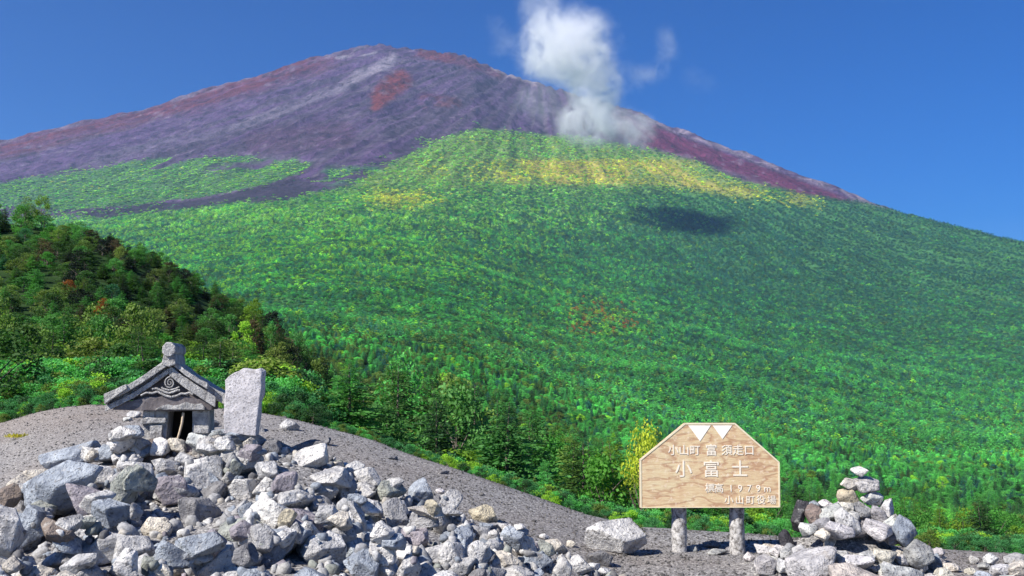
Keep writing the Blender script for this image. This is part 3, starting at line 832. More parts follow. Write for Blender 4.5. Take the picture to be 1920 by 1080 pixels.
# hidden heart of the cairn that carries the outer stones
rr = np.random.RandomState(17); VV, FF, TT = [], [], []; nv = 0
for i in range(420):
    a = rr.uniform(0, 6.283); zc_ = rr.uniform(0, 1) ** 1.5
    rmax = .52 * (1 - zc_) + .05; r_ = rmax * math.sqrt(rr.uniform(0, 1))
    x = CX + r_ * math.cos(a); y = CY_ + .05 + r_ * math.sin(a) * .8
    zb = float(H(CX + 1.2, CY_)) + .02 + zc_ * .52
    P, Fc = Dr2[i % 12]; s = rr.uniform(.07, .15)
    VV.append((P @ rot('X', rr.uniform(0, 6)).T) * s / 2 + np.array([x, y, zb])); FF.append(Fc + nv); nv += len(P)
    TT.append(np.repeat((np.array(TINTS[names[i % 8]]) * .8)[None], len(P), 0))
chips('cairn_rubble', VV, FF, TT)

# --- single stones lying on the gravel
LOOSE = [(205, 752, 22, 12, 'cream', 'small cream stone at the left tip of the shrine roof'), (252, 778, 26, 14, 'pale grey', 'small pale stone on the gravel left of the shrine'),
 (238, 784, 18, 10, 'white', 'tiny white stone on the gravel left of the shrine'), (562, 782, 20, 10, 'white', 'small white stone on the crest right of the tablet'),
 (590, 790, 14, 8, 'pale grey', 'tiny pale stone on the crest beyond the pile'), (1405, 1050, 24, 18, 'white', 'small white stone between the sign and the cairn'),
 (1300, 1030, 22, 12, 'grey', 'small grey stone beside the left post of the sign'), (1335, 1022, 30, 12, 'dark grey', 'dark flat stone between the two posts'),
 (1345, 1036, 40, 10, 'grey', 'long flat stone on the ground between the two posts'), (1372, 1030, 20, 10, 'grey', 'small stone at the right post'),
 (825, 922, 16, 10, 'white', 'small white stone beside the layered rock'), (976, 984, 22, 12, 'white', 'small white stone on top of the smooth blue-grey rock'),
 (1070, 1022, 20, 14, 'cream', 'small cream stone left of the largest pale boulder'), (1020, 1008, 18, 12, 'white', 'small white stone on the gravel edge'),
 (735, 858, 20, 8, 'dark grey', 'small dark stone on the gravel slope'), (830, 885, 22, 8, 'dark grey', 'thin dark stone on the gravel slope'),
 (1650, 1068, 18, 10, 'pale grey', 'chip under the cream slab'), (1820, 1074, 22, 14, 'cream', 'small cream stone at the bottom right')]
for i, (u, v, wpx, hpx, tn, lab) in enumerate(LOOSE):
    if 960 < u < 990: x, y, z = pile_hit(u, v + 8)
    elif u < 200 or (u < 300): x, y, z = hit(u, v + 5, 8)
    else: x, y, z = hit(u, v + 3)
    k = y / F; hh = hpx * k * 1.2
    add_rock((x, y, float(max(z, H(x, y))) + hh * .25), (wpx * k * 1.1, wpx * k, hh), 0, tn, lab, 'single stones on the gravel', 900 + i, 3)

# ------------------------------------------------------------------ geometry-node scatter of alike templates
def templates(name, objs):
    c = bpy.data.collections.new(name)
    for i, me in enumerate(objs):
        o = bpy.data.objects.new(f'{name}_{i:02d}', me); c.objects.link(o)
    return c
def scatter(name, P, idx, rotz, scl, tint, coll, tilt=None):
    me = bpy.data.meshes.new(name); me.vertices.add(len(P)); me.vertices.foreach_set('co', np.asarray(P, np.float32).ravel())
    a = me.attributes.new('idx', 'INT', 'POINT'); a.data.foreach_set('value', np.asarray(idx, np.int32))
    e = np.zeros((len(P), 3), np.float32); e[:, 2] = rotz
    if tilt is not None: e[:, :2] = tilt
    a = me.attributes.new('rot', 'FLOAT_VECTOR', 'POINT'); a.data.foreach_set('vector', e.ravel())
    a = me.attributes.new('scl', 'FLOAT_VECTOR', 'POINT'); a.data.foreach_set('vector', np.asarray(scl, np.float32).ravel())
    a = me.attributes.new('tint', 'FLOAT_COLOR', 'POINT'); a.data.foreach_set('color', np.concatenate([tint, np.ones((len(P), 1))], 1).astype(np.float32).ravel())
    o = obj(name, me)
    g = bpy.data.node_groups.new(name, 'GeometryNodeTree')
    g.interface.new_socket('Geometry', in_out='INPUT', socket_type='NodeSocketGeometry'); g.interface.new_socket('Geometry', in_out='OUTPUT', socket_type='NodeSocketGeometry')
    ni = g.nodes.new('NodeGroupInput'); no = g.nodes.new('NodeGroupOutput')
    ci = g.nodes.new('GeometryNodeCollectionInfo'); ci.inputs['Collection'].default_value = coll
    ci.inputs['Separate Children'].default_value = True; ci.inputs['Reset Children'].default_value = True
    ip = g.nodes.new('GeometryNodeInstanceOnPoints'); ip.inputs['Pick Instance'].default_value = True
    def na(n_, t_):
        x = g.nodes.new('GeometryNodeInputNamedAttribute'); x.data_type = t_; x.inputs['Name'].default_value = n_; return x.outputs['Attribute']
    g.links.new(ni.outputs[0], ip.inputs['Points']); g.links.new(ci.outputs[0], ip.inputs['Instance'])
    g.links.new(na('idx', 'INT'), ip.inputs['Instance Index'])
    er = g.nodes.new('FunctionNodeEulerToRotation'); g.links.new(na('rot', 'FLOAT_VECTOR'), er.inputs[0]); g.links.new(er.outputs[0], ip.inputs['Rotation'])
    g.links.new(na('scl', 'FLOAT_VECTOR'), ip.inputs['Scale']); g.links.new(ip.outputs[0], no.inputs[0])
    md = o.modifiers.new('scatter', 'NODES'); md.node_group = g
    return tag(o, kind='stuff')

# pebbles on the gravel
peb = []
for i in range(6):
    P, Fc = rock_verts(800 + i, 2 if i < 3 else 1, 8, .04); peb.append(mesh_np('pebble', P * .5, Fc, M_ROCK, True))
rr = np.random.RandomState(23)
PX, PY = [], []
n = 34000
uu = rr.uniform(-150, 2080, n); dd = 4.5 + (DC(uu) + .4 - 4.5) * rr.uniform(0, 1, n) ** .8
zz = surf(uu, dd); xx = u2x(uu, dd, zz); zz = H(xx, dd)
sz = .006 + .022 * rr.uniform(0, 1, n) ** 3.5 + (rr.uniform(0, 1, n) > .995) * .03
pal = np.array([TINTS[k] for k in ('pale grey', 'grey', 'dark grey', 'purple-grey', 'white', 'brown')])
ti = .5 * np.array([[.205, .20, .20]]) * rr.uniform(.7, 1.4, (n, 1)) + .5 * pal[rr.choice(6, n, p=[.25, .32, .26, .05, .06, .06])] * np.array([1.03, 1.0, .95]) * rr.uniform(.6, 1.1, (n, 1))
scatter('gravel', np.stack([xx, dd, zz + sz * .02], -1), rr.randint(0, 6, n), rr.uniform(0, 6.28, n), sz[:, None] * rr.uniform(.7, 1.3, (n, 3)), ti, templates('pebble', peb))

# ------------------------------------------------------------------ trees
def leaf_quads(C, Nn, L, Wd, r, roll=None):
    """quads centred at C, long axis Nn, length L, width Wd"""
    Nn = Nn / (np.linalg.norm(Nn, axis=1)[:, None] + 1e-9)
    R = r.normal(size=C.shape); S = np.cross(Nn, R); S /= (np.linalg.norm(S, axis=1)[:, None] + 1e-9)
    a = Nn * (L / 2)[:, None]; b = S * (Wd / 2)[:, None]
    V = np.stack([C - a, C + b, C + a, C - b], 1).reshape(-1, 3)      # a lozenge
    Fc = np.arange(len(V)).reshape(-1, 4)
    return V, Fc
def crown_mesh(name, V, Fc, shade, mat):
    me = mesh_np(name, V, Fc, mat)
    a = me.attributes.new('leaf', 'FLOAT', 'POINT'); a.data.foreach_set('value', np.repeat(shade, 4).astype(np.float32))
    return me
def trunk_mesh(name, h, r0, lean=0, seg=7, rng=None):
    hs_ = np.linspace(0, 1, 6); V = []; 
    for i, t_ in enumerate(hs_):
        rad = r0 * (1 - t_) ** .8 + r0 * .08
        cx, cyy = lean * t_ * t_, .3 * lean * math.sin(3 * t_)
        for j in range(seg):
            a = 6.2832 * j / seg; V.append((cx + rad * math.cos(a), cyy + rad * math.sin(a), -.06 + t_ * (h + .06)))
    Fc = [[i * seg + j, i * seg + (j + 1) % seg, (i + 1) * seg + (j + 1) % seg, (i + 1) * seg + j] for i in range(5) for j in range(seg)]
    return np.array(V), np.array(Fc)
def conifer(seed, tiers=17, nb=7, leaves=16, width=.27, leafsize=1.0):
    """unit height; tiers of drooping branches carrying flat sprays"""
    r = np.random.RandomState(seed); C, Nn, L, Wd, S = [], [], [], [], []
    for k in range(tiers):
        t_ = (k + .5) / tiers; z0 = .07 + .92 * t_
        br = width * (1 - t_) ** .75 * r.uniform(.82, 1.12) + .012
        m = max(4, int(round(nb * (1 - .45 * t_)))); a0 = r.uniform(0, 6.28)
        for b in range(m):
            a = a0 + 6.283 * b / m + r.uniform(-.25, .25); ln = br * r.uniform(.6, 1.15); tj = r.uniform(-.022, .022)
            dirv = np.array([math.cos(a), math.sin(a), 0]); side = np.array([-math.sin(a), math.cos(a), 0])
            droop = -.22 + .55 * t_; sh = r.uniform(0, 1)
            for q in range(leaves):
                s_ = (q // 2 + .8) / (leaves / 2 + .3); sg = 1 if q % 2 else -1
                lat = sg * ln * .42 * (1 - s_ * .75) * r.uniform(.3, 1)
                z = z0 + ln * (droop * s_ - .22 * s_ * s_) + r.uniform(-.016, .014) + tj + (.06 * ln if s_ > .8 else 0)
                C.append(dirv * ln * s_ + side * lat + np.array([0, 0, z]))
                Nn.append(dirv * .8 + side * sg * .75 + np.array([0, 0, r.uniform(-.45, .25)]))
                L.append(ln * .40 * r.uniform(.7, 1.2) * leafsize); Wd.append(ln * .17 * r.uniform(.7, 1.2) * leafsize)
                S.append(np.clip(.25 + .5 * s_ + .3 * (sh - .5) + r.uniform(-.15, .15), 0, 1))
    V, Fc = leaf_quads(np.array(C), np.array(Nn), np.array(L), np.array(Wd), r)
    # sprays lie flat: flatten each lozenge towards the horizontal
    Q = V.reshape(-1, 4, 3); cz = Q[:, :, 2].mean(1, keepdims=True); Q[:, :, 2] = cz + (Q[:, :, 2] - cz) * .85
    return Q.reshape(-1, 3), Fc, np.array(S)
def broadleaf(seed, clumps=26, leaves=34, wide=.46, low=.12, leaf=.045):
    r = np.random.RandomState(seed); C, Nn, S = [], [], []
    cen = []
    for k in range(clumps):
        t_ = r.uniform(0, 1); a = r.uniform(0, 6.283)
        z = low + (.93 - low) * t_; prof = math.sin(math.pi * min(1, .16 + .84 * t_) ** .85) ** .6
        rad = wide * prof * math.sqrt(r.uniform(.25, 1)) * .8
        cen.append((rad * math.cos(a), rad * math.sin(a), z))
    for c in cen:
        cr = r.uniform(.09, .17); sh = r.uniform(0, 1)
        d_ = r.normal(size=(leaves, 3)); d_ /= np.linalg.norm(d_, axis=1)[:, None]
        p = np.array(c) + d_ * cr * r.uniform(.45, 1.0, (leaves, 1)) * np.array([1, 1, .75])
        C.append(p); Nn.append(np.cross(d_, r.normal(size=(leaves, 3))) + d_ * .3)
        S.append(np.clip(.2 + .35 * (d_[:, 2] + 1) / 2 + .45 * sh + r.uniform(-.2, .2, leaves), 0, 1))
    C = np.concatenate(C); Nn = np.concatenate(Nn); S = np.concatenate(S); n_ = len(C)
    V, Fc = leaf_quads(C, Nn, np.full(n_, leaf) * r.uniform(.8, 1.5, n_), np.full(n_, leaf) * r.uniform(.6, 1.0, n_), r)
    return V, Fc, S
NC, NB = 6, 6
con = [conifer(10 + i, tiers=18 + i % 3 * 2, nb=9, leaves=34, width=.24 + .03 * (i % 4), leafsize=.62) for i in range(NC)]
brd = [broadleaf(40 + i, clumps=30 + 4 * (i % 3), leaves=72, wide=.38 + .05 * (i % 3), low=.10 + .05 * (i % 2), leaf=.034) for i in range(NB)]
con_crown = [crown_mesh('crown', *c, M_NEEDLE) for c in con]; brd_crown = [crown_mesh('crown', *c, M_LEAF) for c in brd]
con_trunk = [mesh_np('trunk', *trunk_mesh('trunk', .9, .018, .01 * i), M_BARK, True) for i in range(NC)]
brd_trunk = []
for i in range(NB):
    V, Fc = trunk_mesh('trunk', .7, .02, .03 * (i - 2)); Vs, Fs = [V], [Fc]; nn = len(V); r = np.random.RandomState(60 + i)
    for b in range(6):                                    # limbs
        a = r.uniform(0, 6.28); v2, f2 = trunk_mesh('limb', .34, .009, 0, 5)
        R = rot('Z', a) @ rot('Y', r.uniform(.5, .95)); v2 = v2 @ R.T + np.array([.015 * (i - 2), 0, .18 + .07 * b])
        Vs.append(v2); Fs.append(f2 + nn); nn += len(v2)
    brd_trunk.append(mesh_np('trunk', np.concatenate(Vs), np.concatenate(Fs), M_BARK, True))
def joined(cm, tm):
    me = cm.copy(); bm = bmesh.new(); bm.from_mesh(cm); n0 = len(bm.faces); bm.from_mesh(tm)
    bm.faces.ensure_lookup_table()
    for f in bm.faces[n0:]: f.material_index = 1
    bm.to_mesh(me); bm.free(); me.materials.append(M_BARK); return me
mid_t = [joined(con_crown[i], con_trunk[i]) for i in range(NC)] + [joined(brd_crown[i], brd_trunk[i]) for i in range(NB)]
# lighter versions for the far forest
far_t = []
for i in range(5):
    far_t.append(crown_mesh('far_conifer', *conifer(70 + i, tiers=7, nb=6, leaves=4, width=.34, leafsize=1.75), M_NEEDLE))
for i in range(5):
    far_t.append(crown_mesh('far_broadleaf', *broadleaf(80 + i, clumps=11, leaves=13, wide=.52, low=.1, leaf=.13), M_LEAF))

PAL = {'deep': (.022, .058, .022), 'mid': (.040, .140, .052), 'bright': (.058, .220, .055), 'yg': (.15, .27, .028), 'yellow': (.42, .36, .045),
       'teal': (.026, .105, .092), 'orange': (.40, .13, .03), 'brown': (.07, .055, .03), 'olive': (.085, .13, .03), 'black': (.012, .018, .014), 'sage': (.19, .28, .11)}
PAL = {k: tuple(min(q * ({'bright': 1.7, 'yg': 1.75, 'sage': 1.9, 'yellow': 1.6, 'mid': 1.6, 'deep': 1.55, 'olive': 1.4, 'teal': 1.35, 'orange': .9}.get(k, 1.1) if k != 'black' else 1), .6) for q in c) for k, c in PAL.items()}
PK = list(PAL); PA = np.array([PAL[k] for k in PK])
def zone_w(u, v, x, y, spur):
    """chance of each kind of foliage colour, per place on the slope"""
    n = len(u); W = {k: np.zeros(n) for k in PK}
    p1 = fbm(x / 60 + 3, y / 90, 61, 3); p2 = fbm(x / 18, y / 22, 62, 3); p3 = fbm(x / 260, y / 420, 63, 3)
    W['mid'] += 1.0; W['deep'] += .35 + .8 * sstep(.5, .65, p2); W['bright'] += .5 + 1.6 * sstep(.45, .62, p1)
    W['yg'] += .14 * (1 - .6 * spur * sstep(35, 55, y)) + .5 * sstep(.52, .7, p2) + 1.6 * np.exp(-((v - 440) / 75) ** 2) * sstep(1150, 700, u) * (1 - spur)
    low = sstep(560, 800, v); W['bright'] += 1.0 * low * sstep(900, 1300, u); W['deep'] += .4 * sstep(580, 680, v) * sstep(1250, 950, u); W['olive'] += .7 * sstep(560, 700, v) * sstep(1300, 900, u)
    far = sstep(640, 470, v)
    W['teal'] += far * (1.2 + 2.6 * sstep(1150, 1450, u)) ; W['teal'] += .35 + 1.2 * sstep(1000, 1500, u) * sstep(900, 650, v); W['yg'] *= 1 - .55 * sstep(480, 620, v)  # bluer foliage far off and to the right paints in some haze
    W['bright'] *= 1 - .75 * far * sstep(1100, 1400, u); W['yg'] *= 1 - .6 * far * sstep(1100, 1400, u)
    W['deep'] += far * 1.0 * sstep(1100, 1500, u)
    hi = sstep(450, 385, v) * sstep(1350, 1000, u); W['yg'] += hi * 1.6; W['sage'] += hi * 1.5; W['bright'] += hi * .8
    top = sstep(375, 320, v); W['sage'] += top * 5; W['yg'] += top * 4.5; W['yellow'] += top * .8; W['teal'] *= 1 - .75 * top; W['mid'] *= 1 - .5 * top; W['deep'] *= 1 - .7 * top
    band = sstep(295, 308, v) * sstep(350, 335, v) * sstep(860, 930, u) * sstep(1330, 1230, u)
    b2 = np.exp(-((v - (332 + (u - 1250) * .17)) / 12) ** 2) * sstep(1200, 1260, u) * sstep(1560, 1500, u)
    b3 = np.exp(-((v - 372) / 14) ** 2) * np.exp(-((u - 750) / 50) ** 2)
    b4 = np.exp(-((v - 320) / 10) ** 2) * np.exp(-((u - 815) / 22) ** 2)
    yb = np.clip(band + b2 + .8 * b3 + b4, 0, 1); W['yellow'] += yb * 30 * sstep(.30, .5, p3 + p2 * .3); W['yg'] += yb * 2
    lg = sstep(420, 395, v) * sstep(650, 500, u) * (1 - spur); W['bright'] += lg * 1.5; W['yg'] += lg * 2; W['sage'] += lg * .8
    # autumn trees in the middle of the forest
    au = np.exp(-(((u - 1130) / 55) ** 2 + ((v - 600) / 28) ** 2)); W['orange'] += au * 1.2; W['brown'] += au * .8; W['yg'] += au * 1.5
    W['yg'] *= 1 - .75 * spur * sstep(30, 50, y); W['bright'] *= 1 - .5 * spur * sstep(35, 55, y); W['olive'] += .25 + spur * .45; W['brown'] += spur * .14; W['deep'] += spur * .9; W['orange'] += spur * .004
    W['black'] += spur * sstep(48, 62, y) * 1.1 * sstep(60, 160, u); W['brown'] += spur * sstep(52, 66, y) * .3  # ridge trees of the left hillside tinted near-black to paint in its shade
    nearm = 1 - sstep(110, 260, y); W['teal'] *= 1 - .93 * nearm; W['yg'] += .25 * nearm * (1 - sstep(35, 55, y) * spur)
    A = np.stack([W[k] for k in PK], 1); return A / A.sum(1)[:, None]
rr = np.random.RandomState(77)
def ring_points(u0, u1, d0, d1, sfun):
    """jittered rows across the land, row spacing grows with distance"""
    X, Y = [], []; d = d0
    while d < d1:
        s = sfun(d); x0 = (u0 - 960) / F * d; x1 = (u1 - 960) / F * d
        n_ = max(1, int((x1 - x0) / s))
        X.append(x0 + (np.arange(n_) + rr.uniform(-.45, .45, n_) + .5) * s); Y.append(d + rr.uniform(-.45, .45, n_) * s); d += s
    return np.concatenate(X), np.concatenate(Y)
SM = lambda d: 4.6 if d < 70 else 4.6 + (d - 70) * .0025 if d < 400 else max(5.1, d * .0024 + 3.6)
X1, Y1 = ring_points(-420, 800, 11, 112, lambda d: 1.7 + .002 * d)
X2, Y2 = ring_points(-420, 2340, 24, 4650, SM)
S_ = np.concatenate([1.7 + .002 * Y1, np.array([SM(q) for q in Y2])])
set1 = np.concatenate([np.ones(len(X1), bool), np.zeros(len(X2), bool)]); X = np.concatenate([X1, X2]); Y = np.concatenate([Y1, Y2])
Z = H(X, Y, False)
u, v = proj(X, Y, Z)
dcu = DC(np.clip(u, -2400, 4400))
spur = ((z_spur(u, Y) + .6 > z_far(u, Y)) & (Y < 112)).astype(float)
p_ok = (spur > .5) == set1
p_ok &= Y > dcu + np.where(u < 260, 2.2, 3.0)
DMIN = lut([(-400, 0), (560, 14), (640, 26), (760, 36), (900, 44), (1150, 62), (1300, 85), (1500, 110), (2400, 130)])
p_ok &= (spur > .5) | (Y > DMIN(u))
p_ok &= ~((spur < .5) & (Y < 400) & (rr.uniform(0, 1, len(X)) < .13))
vj = v + wob(X, Y, 38, 8, 160) + rr.uniform(-5, 5, len(X)); uj = u + wob(X, Y, 37, 16, 160) + rr.uniform(-8, 8, len(X))
far = Y > 900
inforest = vj > TREELINE(uj)
scr = poly_in(uj, vj, SCRUB) & (fbm(X / 260, Y / 260, 31, 5) + (vj - 300) / 260 > .36)
scree = poly_in(uj, vj, [(150, 400), (300, 386), (400, 368), (480, 350), (560, 334), (600, 350), (540, 372), (420, 386), (300, 398), (200, 412)])
patch = (np.hypot((uj - 665) / 55, (vj - 326) / 16) < 1) & (fbm(X / 60, Y / 60, 33, 4) > .45)
band2 = (vj > TREELINE(uj) - 26) & (fbm(X / 120, Y / 60, 66, 4) > .57) & (uj < 900)
p_ok &= (~far) | ((inforest | scr | patch | band2) & ~(scree & (rr.uniform(0, 1, len(X)) < .9)))
p_ok &= ~((vj < 350) & far & (rr.uniform(0, 1, len(X)) < .12))
p_ok &= v > VS(np.clip(u, -2400, 4400)) - 4
X, Y, Z, S_, u, v, spur, scr = [a[p_ok] for a in (X, Y, Z, S_, u, v, spur, scr | patch | band2)]
n = len(X)
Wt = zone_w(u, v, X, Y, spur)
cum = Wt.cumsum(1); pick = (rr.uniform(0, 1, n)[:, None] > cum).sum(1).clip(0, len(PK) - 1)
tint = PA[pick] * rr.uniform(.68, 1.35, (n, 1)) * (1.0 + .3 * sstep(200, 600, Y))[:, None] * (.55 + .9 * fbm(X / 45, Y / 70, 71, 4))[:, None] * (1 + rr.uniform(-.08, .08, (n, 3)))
leafy = np.isin(pick, [PK.index(k) for k in ('yg', 'yellow', 'orange', 'bright', 'sage', 'olive')])
isb = np.where(rr.uniform(0, 1, n) < np.where(leafy, .62, .15), True, False)
isb |= (spur > .5) & (rr.uniform(0, 1, n) < .4)
hgt = S_ * rr.uniform(1.1, 1.75, n) * np.where(isb, .85, 1.12) * (1 - .30 * sstep(90, 220, Y))
hgt = np.where(spur > .5, S_ * rr.uniform(.9, 1.75, n), hgt)
hgt = np.where((spur > .5) & (Y < 30), np.minimum(hgt, 1.0 + rr.uniform(0, .9, n)), hgt)
edge = (spur < .5) & (Y < DMIN(u) + 45) & (u > 480) & (u < 1260)
hgt = np.where(edge, hgt * 1.35, hgt)
hgt = np.where((spur < .5) & (Y < 110) & (u > 420) & (u < 1300), np.minimum(hgt, np.maximum((v - VC(u) + 150 + 50 * fbm(u / 40, Y / 9, 5)) * Y / F, 1.5)), hgt)
tint = np.where(edge[:, None], tint * 1.15, tint)
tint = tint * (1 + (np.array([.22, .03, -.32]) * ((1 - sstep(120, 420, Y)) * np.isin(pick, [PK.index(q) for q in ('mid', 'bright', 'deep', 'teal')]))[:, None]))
lum = tint.max(1); tint = tint * np.where((Y < 160) & (lum > .26), .26 / lum, 1.0)[:, None]
hgt = np.where((spur < .5) & (Y < 40), hgt * (.55 + .45 * sstep(12, 40, Y)), hgt)
hgt = np.where(Y > 900, hgt * .82, hgt); hgt = np.where(scr, hgt * .55, hgt)
hgt = np.where((v < 390) & (Y > 900), hgt * .62, hgt)
hgt = np.where((u > 1500) & (Y > 2000), hgt * .75, hgt)
wid = np.where(isb, S_ * rr.uniform(1.15, 1.6, n), hgt * rr.uniform(.95, 1.3, n)); wid = np.where(~isb & (Y > 900), np.maximum(wid, S_ * 1.6), wid)
wid = np.where(~isb, np.clip(wid, S_ * 1.45, S_ * 2.0), wid * np.where(Y < 400, .9, 1.0))
wid = np.where(edge, wid * 1.25, wid)
rz = rr.uniform(0, 6.283, n)
# the yellow tree left of the sign and other trees one can single out: (u of foot, top row, foot row, kind, colour, label)
SPECIAL = [
 (1205, 790, 862, 'b', 'yellow', 'yellow-green autumn tree just left of the wooden sign board', 66),
 (128, 497, 530, 'b', 'orange', 'small orange-red leafed shrub high on the left hillside', 62),
 (195, 524, 555, 'b', 'orange', 'orange shrub below the red one on the left hillside', 55),
 (455, 600, 680, 'b', 'yg', 'bright yellow-green tree above the stone tablet', 60),
 (630, 705, 800, 'c', 'bright', 'light green young larch right of the tablet beyond the crest', 44),
 (1020, 860, 925, 'c', 'bright', 'bright green low larch at the edge of the gravel crest', 40),
 (890, 690, 860, 'c', 'deep', 'large dark spreading fir behind the gravel crest', 60),
 (820, 730, 850, 'c', 'deep', 'dark fir to the left of the large spreading fir', 52),
 (760, 660, 790, 'b', 'bright', 'broad bright green tree standing over the dark firs', 70),
]
near_i = []
vis = (u > -40) & (u < 1960) & (v - hgt / Y * F < 1000)
# hidden by nearer land?
def visible(i):
    zt = Z[i] + hgt[i] * .8; ts = np.linspace(.05, .97, 40)
    return bool((H(X[i] * ts, Y[i] * ts) < CAMZ + (zt - CAMZ) * ts + .02).all())
order = np.argsort(Y / hgt)
cnt = {'c': 0, 'b': 0}; LIM = {'c': 295, 'b': 295}
chosen = []
for i in order[:6000]:
    k = 'b' if isb[i] else 'c'
    if not vis[i] or cnt[k] >= LIM[k]: continue
    if not visible(i): continue
    cnt[k] += 1; chosen.append(i)
    if cnt['c'] >= LIM['c'] and cnt['b'] >= LIM['b']: break
chosen = np.array(chosen)
CW = {'deep': 'dark green', 'mid': 'green', 'bright': 'bright green', 'yg': 'yellow-green', 'yellow': 'yellow', 'teal': 'bluish green', 'orange': 'orange',
      'brown': 'brownish', 'olive': 'olive green', 'black': 'blackish', 'sage': 'grey-green'}
def tree(kind, j, loc, h, wd, rz_, tnt, label, group):
    nm = 'conifer_tree' if kind == 'c' else 'broadleaf_tree'
    e = empty(nm, loc); e.rotation_euler = (0, 0, rz_); e.scale = (wd, wd, h)
    tag(e, label, 'tree', group)
    obj('crown', (con_crown if kind == 'c' else brd_crown)[j], e, None, tnt)
    obj('trunk', (con_trunk if kind == 'c' else brd_trunk)[j], e)
    return e
def tzone(u_, y_, sp, zt_):
    if sp:
        c = 'at the far left' if u_ < 110 else 'left of the shrine' if u_ < 215 else 'above the shrine' if u_ < 400 else 'above the tablet' if u_ < 540 else 'right of the tablet'
        r_ = 'at the gravel edge' if y_ < 24 else 'low on the hillside' if y_ < 38 else 'halfway up the hillside' if y_ < 58 else 'atop the hillside'
        return r_ + ' ' + c
    c = 'behind the tablet' if u_ < 600 else 'behind the rubble' if u_ < 900 else 'left of the sign' if u_ < 1200 else 'behind the sign' if u_ < 1465 else 'behind the cairn' if u_ < 1750 else 'right of the cairn'
    r_ = 'just below the crest' if y_ < DMIN(u_) + 12 else 'down in the forest' if y_ < DMIN(u_) + 40 else 'deep in the forest'
    return r_ + ' ' + c
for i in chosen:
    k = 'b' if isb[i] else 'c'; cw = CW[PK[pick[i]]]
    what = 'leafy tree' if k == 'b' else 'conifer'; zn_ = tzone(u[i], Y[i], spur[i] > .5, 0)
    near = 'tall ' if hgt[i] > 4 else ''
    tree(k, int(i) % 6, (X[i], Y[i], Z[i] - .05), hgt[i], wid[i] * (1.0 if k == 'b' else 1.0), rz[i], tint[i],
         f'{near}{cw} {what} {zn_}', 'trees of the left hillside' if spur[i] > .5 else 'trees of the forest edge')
for j, (su, vt, vb, k, cn, lab, dist) in enumerate(SPECIAL):
    zb = float(v2z(vb, dist)); xb = float(u2x(su, dist, zb)); zg = float(H(np.array([xb]), np.array([float(dist)]), False)[0])
    h = float(v2z(vt, dist)) - zg
    wd = h * (.95 if k == 'b' else 1.2)
    if cn == 'orange': h = min(h, 1.3); wd = 1.35
    if su == 1205: wd = 5.2
    if h > 9 and su != 1205: wd *= .7
    te = tree(k, j % 6, (xb, float(dist), zg), h, wd, j * 1.3, np.array(PAL[cn]) * ((.8, .95, .8) if cn == 'yellow' else .75 if cn == 'orange' else 1.1), lab, None)
    if su == 1205:
        for ch in te.children:
            if ch.name.startswith('crown'): ch.data = crown_mesh('crown', *broadleaf(97, clumps=26, leaves=80, wide=.30, low=.58, leaf=.022), M_LEAF)
m_ = np.ones(n, bool); m_[chosen] = False
mid = m_ & (Y < 650); fr = m_ & (Y >= 650)
idx = np.where(isb, NC + rr.randint(0, NB, n), rr.randint(0, NC, n))
sc3 = np.stack([wid, wid, hgt], 1); P3 = np.stack([X, Y, Z - .1], 1)
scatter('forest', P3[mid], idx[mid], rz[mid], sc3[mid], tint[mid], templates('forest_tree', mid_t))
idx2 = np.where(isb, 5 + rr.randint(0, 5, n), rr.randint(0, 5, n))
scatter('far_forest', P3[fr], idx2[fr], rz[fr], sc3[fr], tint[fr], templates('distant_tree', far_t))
print('TREES', n, 'near', len(chosen), cnt, 'mid', mid.sum(), 'far', fr.sum())

# undergrowth along the far side of the gravel crest
r2 = np.random.RandomState(31); n = 2600
uu = r2.uniform(-150, 2050, n); over = r2.uniform(.25, 5.5, n) ; dd = DC(uu) + over
keep = (over > .9) | ((uu < 480) & (over > .2))
keep &= ~((uu > 1180) & (over < 1.2))
uu, dd, over = uu[keep], dd[keep], over[keep]; n = len(uu)
zz = surf(uu, dd); xx = u2x(uu, dd, zz); zz = H(xx, dd, False)
hh = np.clip(.16 + .22 * over * r2.uniform(.5, 1.2, n), .12, 1.2) * np.where(uu > 600, .55, 1.0)
tt = PA[r2.choice([PK.index(k) for k in ('mid', 'bright', 'olive', 'yg', 'deep')], n, p=[.3, .3, .15, .1, .15])] * r2.uniform(.8, 1.2, (n, 1))
scatter('undergrowth', np.stack([xx, dd, zz - .08], 1), NC + r2.randint(0, NB, n), r2.uniform(0, 6.28, n), np.stack([hh * 1.25, hh * 1.25, hh], 1), tt, bpy.data.collections['forest_tree'])

# ------------------------------------------------------------------ stone shrine
sx, sy, sz_ = pile_hit(318, 828)
sy = 7.25; sz_ = float(v2z(826, sy)); sx = float(u2x(316, sy, sz_)); KS = sy / F
shrine = empty('stone_shrine', (sx, sy, sz_)); shrine.scale = (.96, 1, 1); shrine.rotation_euler = (0, 0, math.radians(10))
tag(shrine, 'small grey carved stone shrine with a curved gable roof standing on the rubble', 'shrine')
def roughen(bm, amp, sub=0, seed=1):
    if sub: bmesh.ops.subdivide_edges(bm, edges=bm.edges[:], cuts=sub, use_grid_fill=True)
    P = np.array([v_.co[:] for v_ in bm.verts]); nn = np.stack([noise3(P, seed, 14), noise3(P, seed + 9, 14), noise3(P, seed + 19, 14)], 1) + \
        .5 * np.stack([noise3(P, seed + 2, 40), noise3(P, seed + 5, 40), noise3(P, seed + 8, 40)], 1)
    for v_, d_ in zip(bm.verts, nn): v_.co += Vector(d_ * amp * 2)
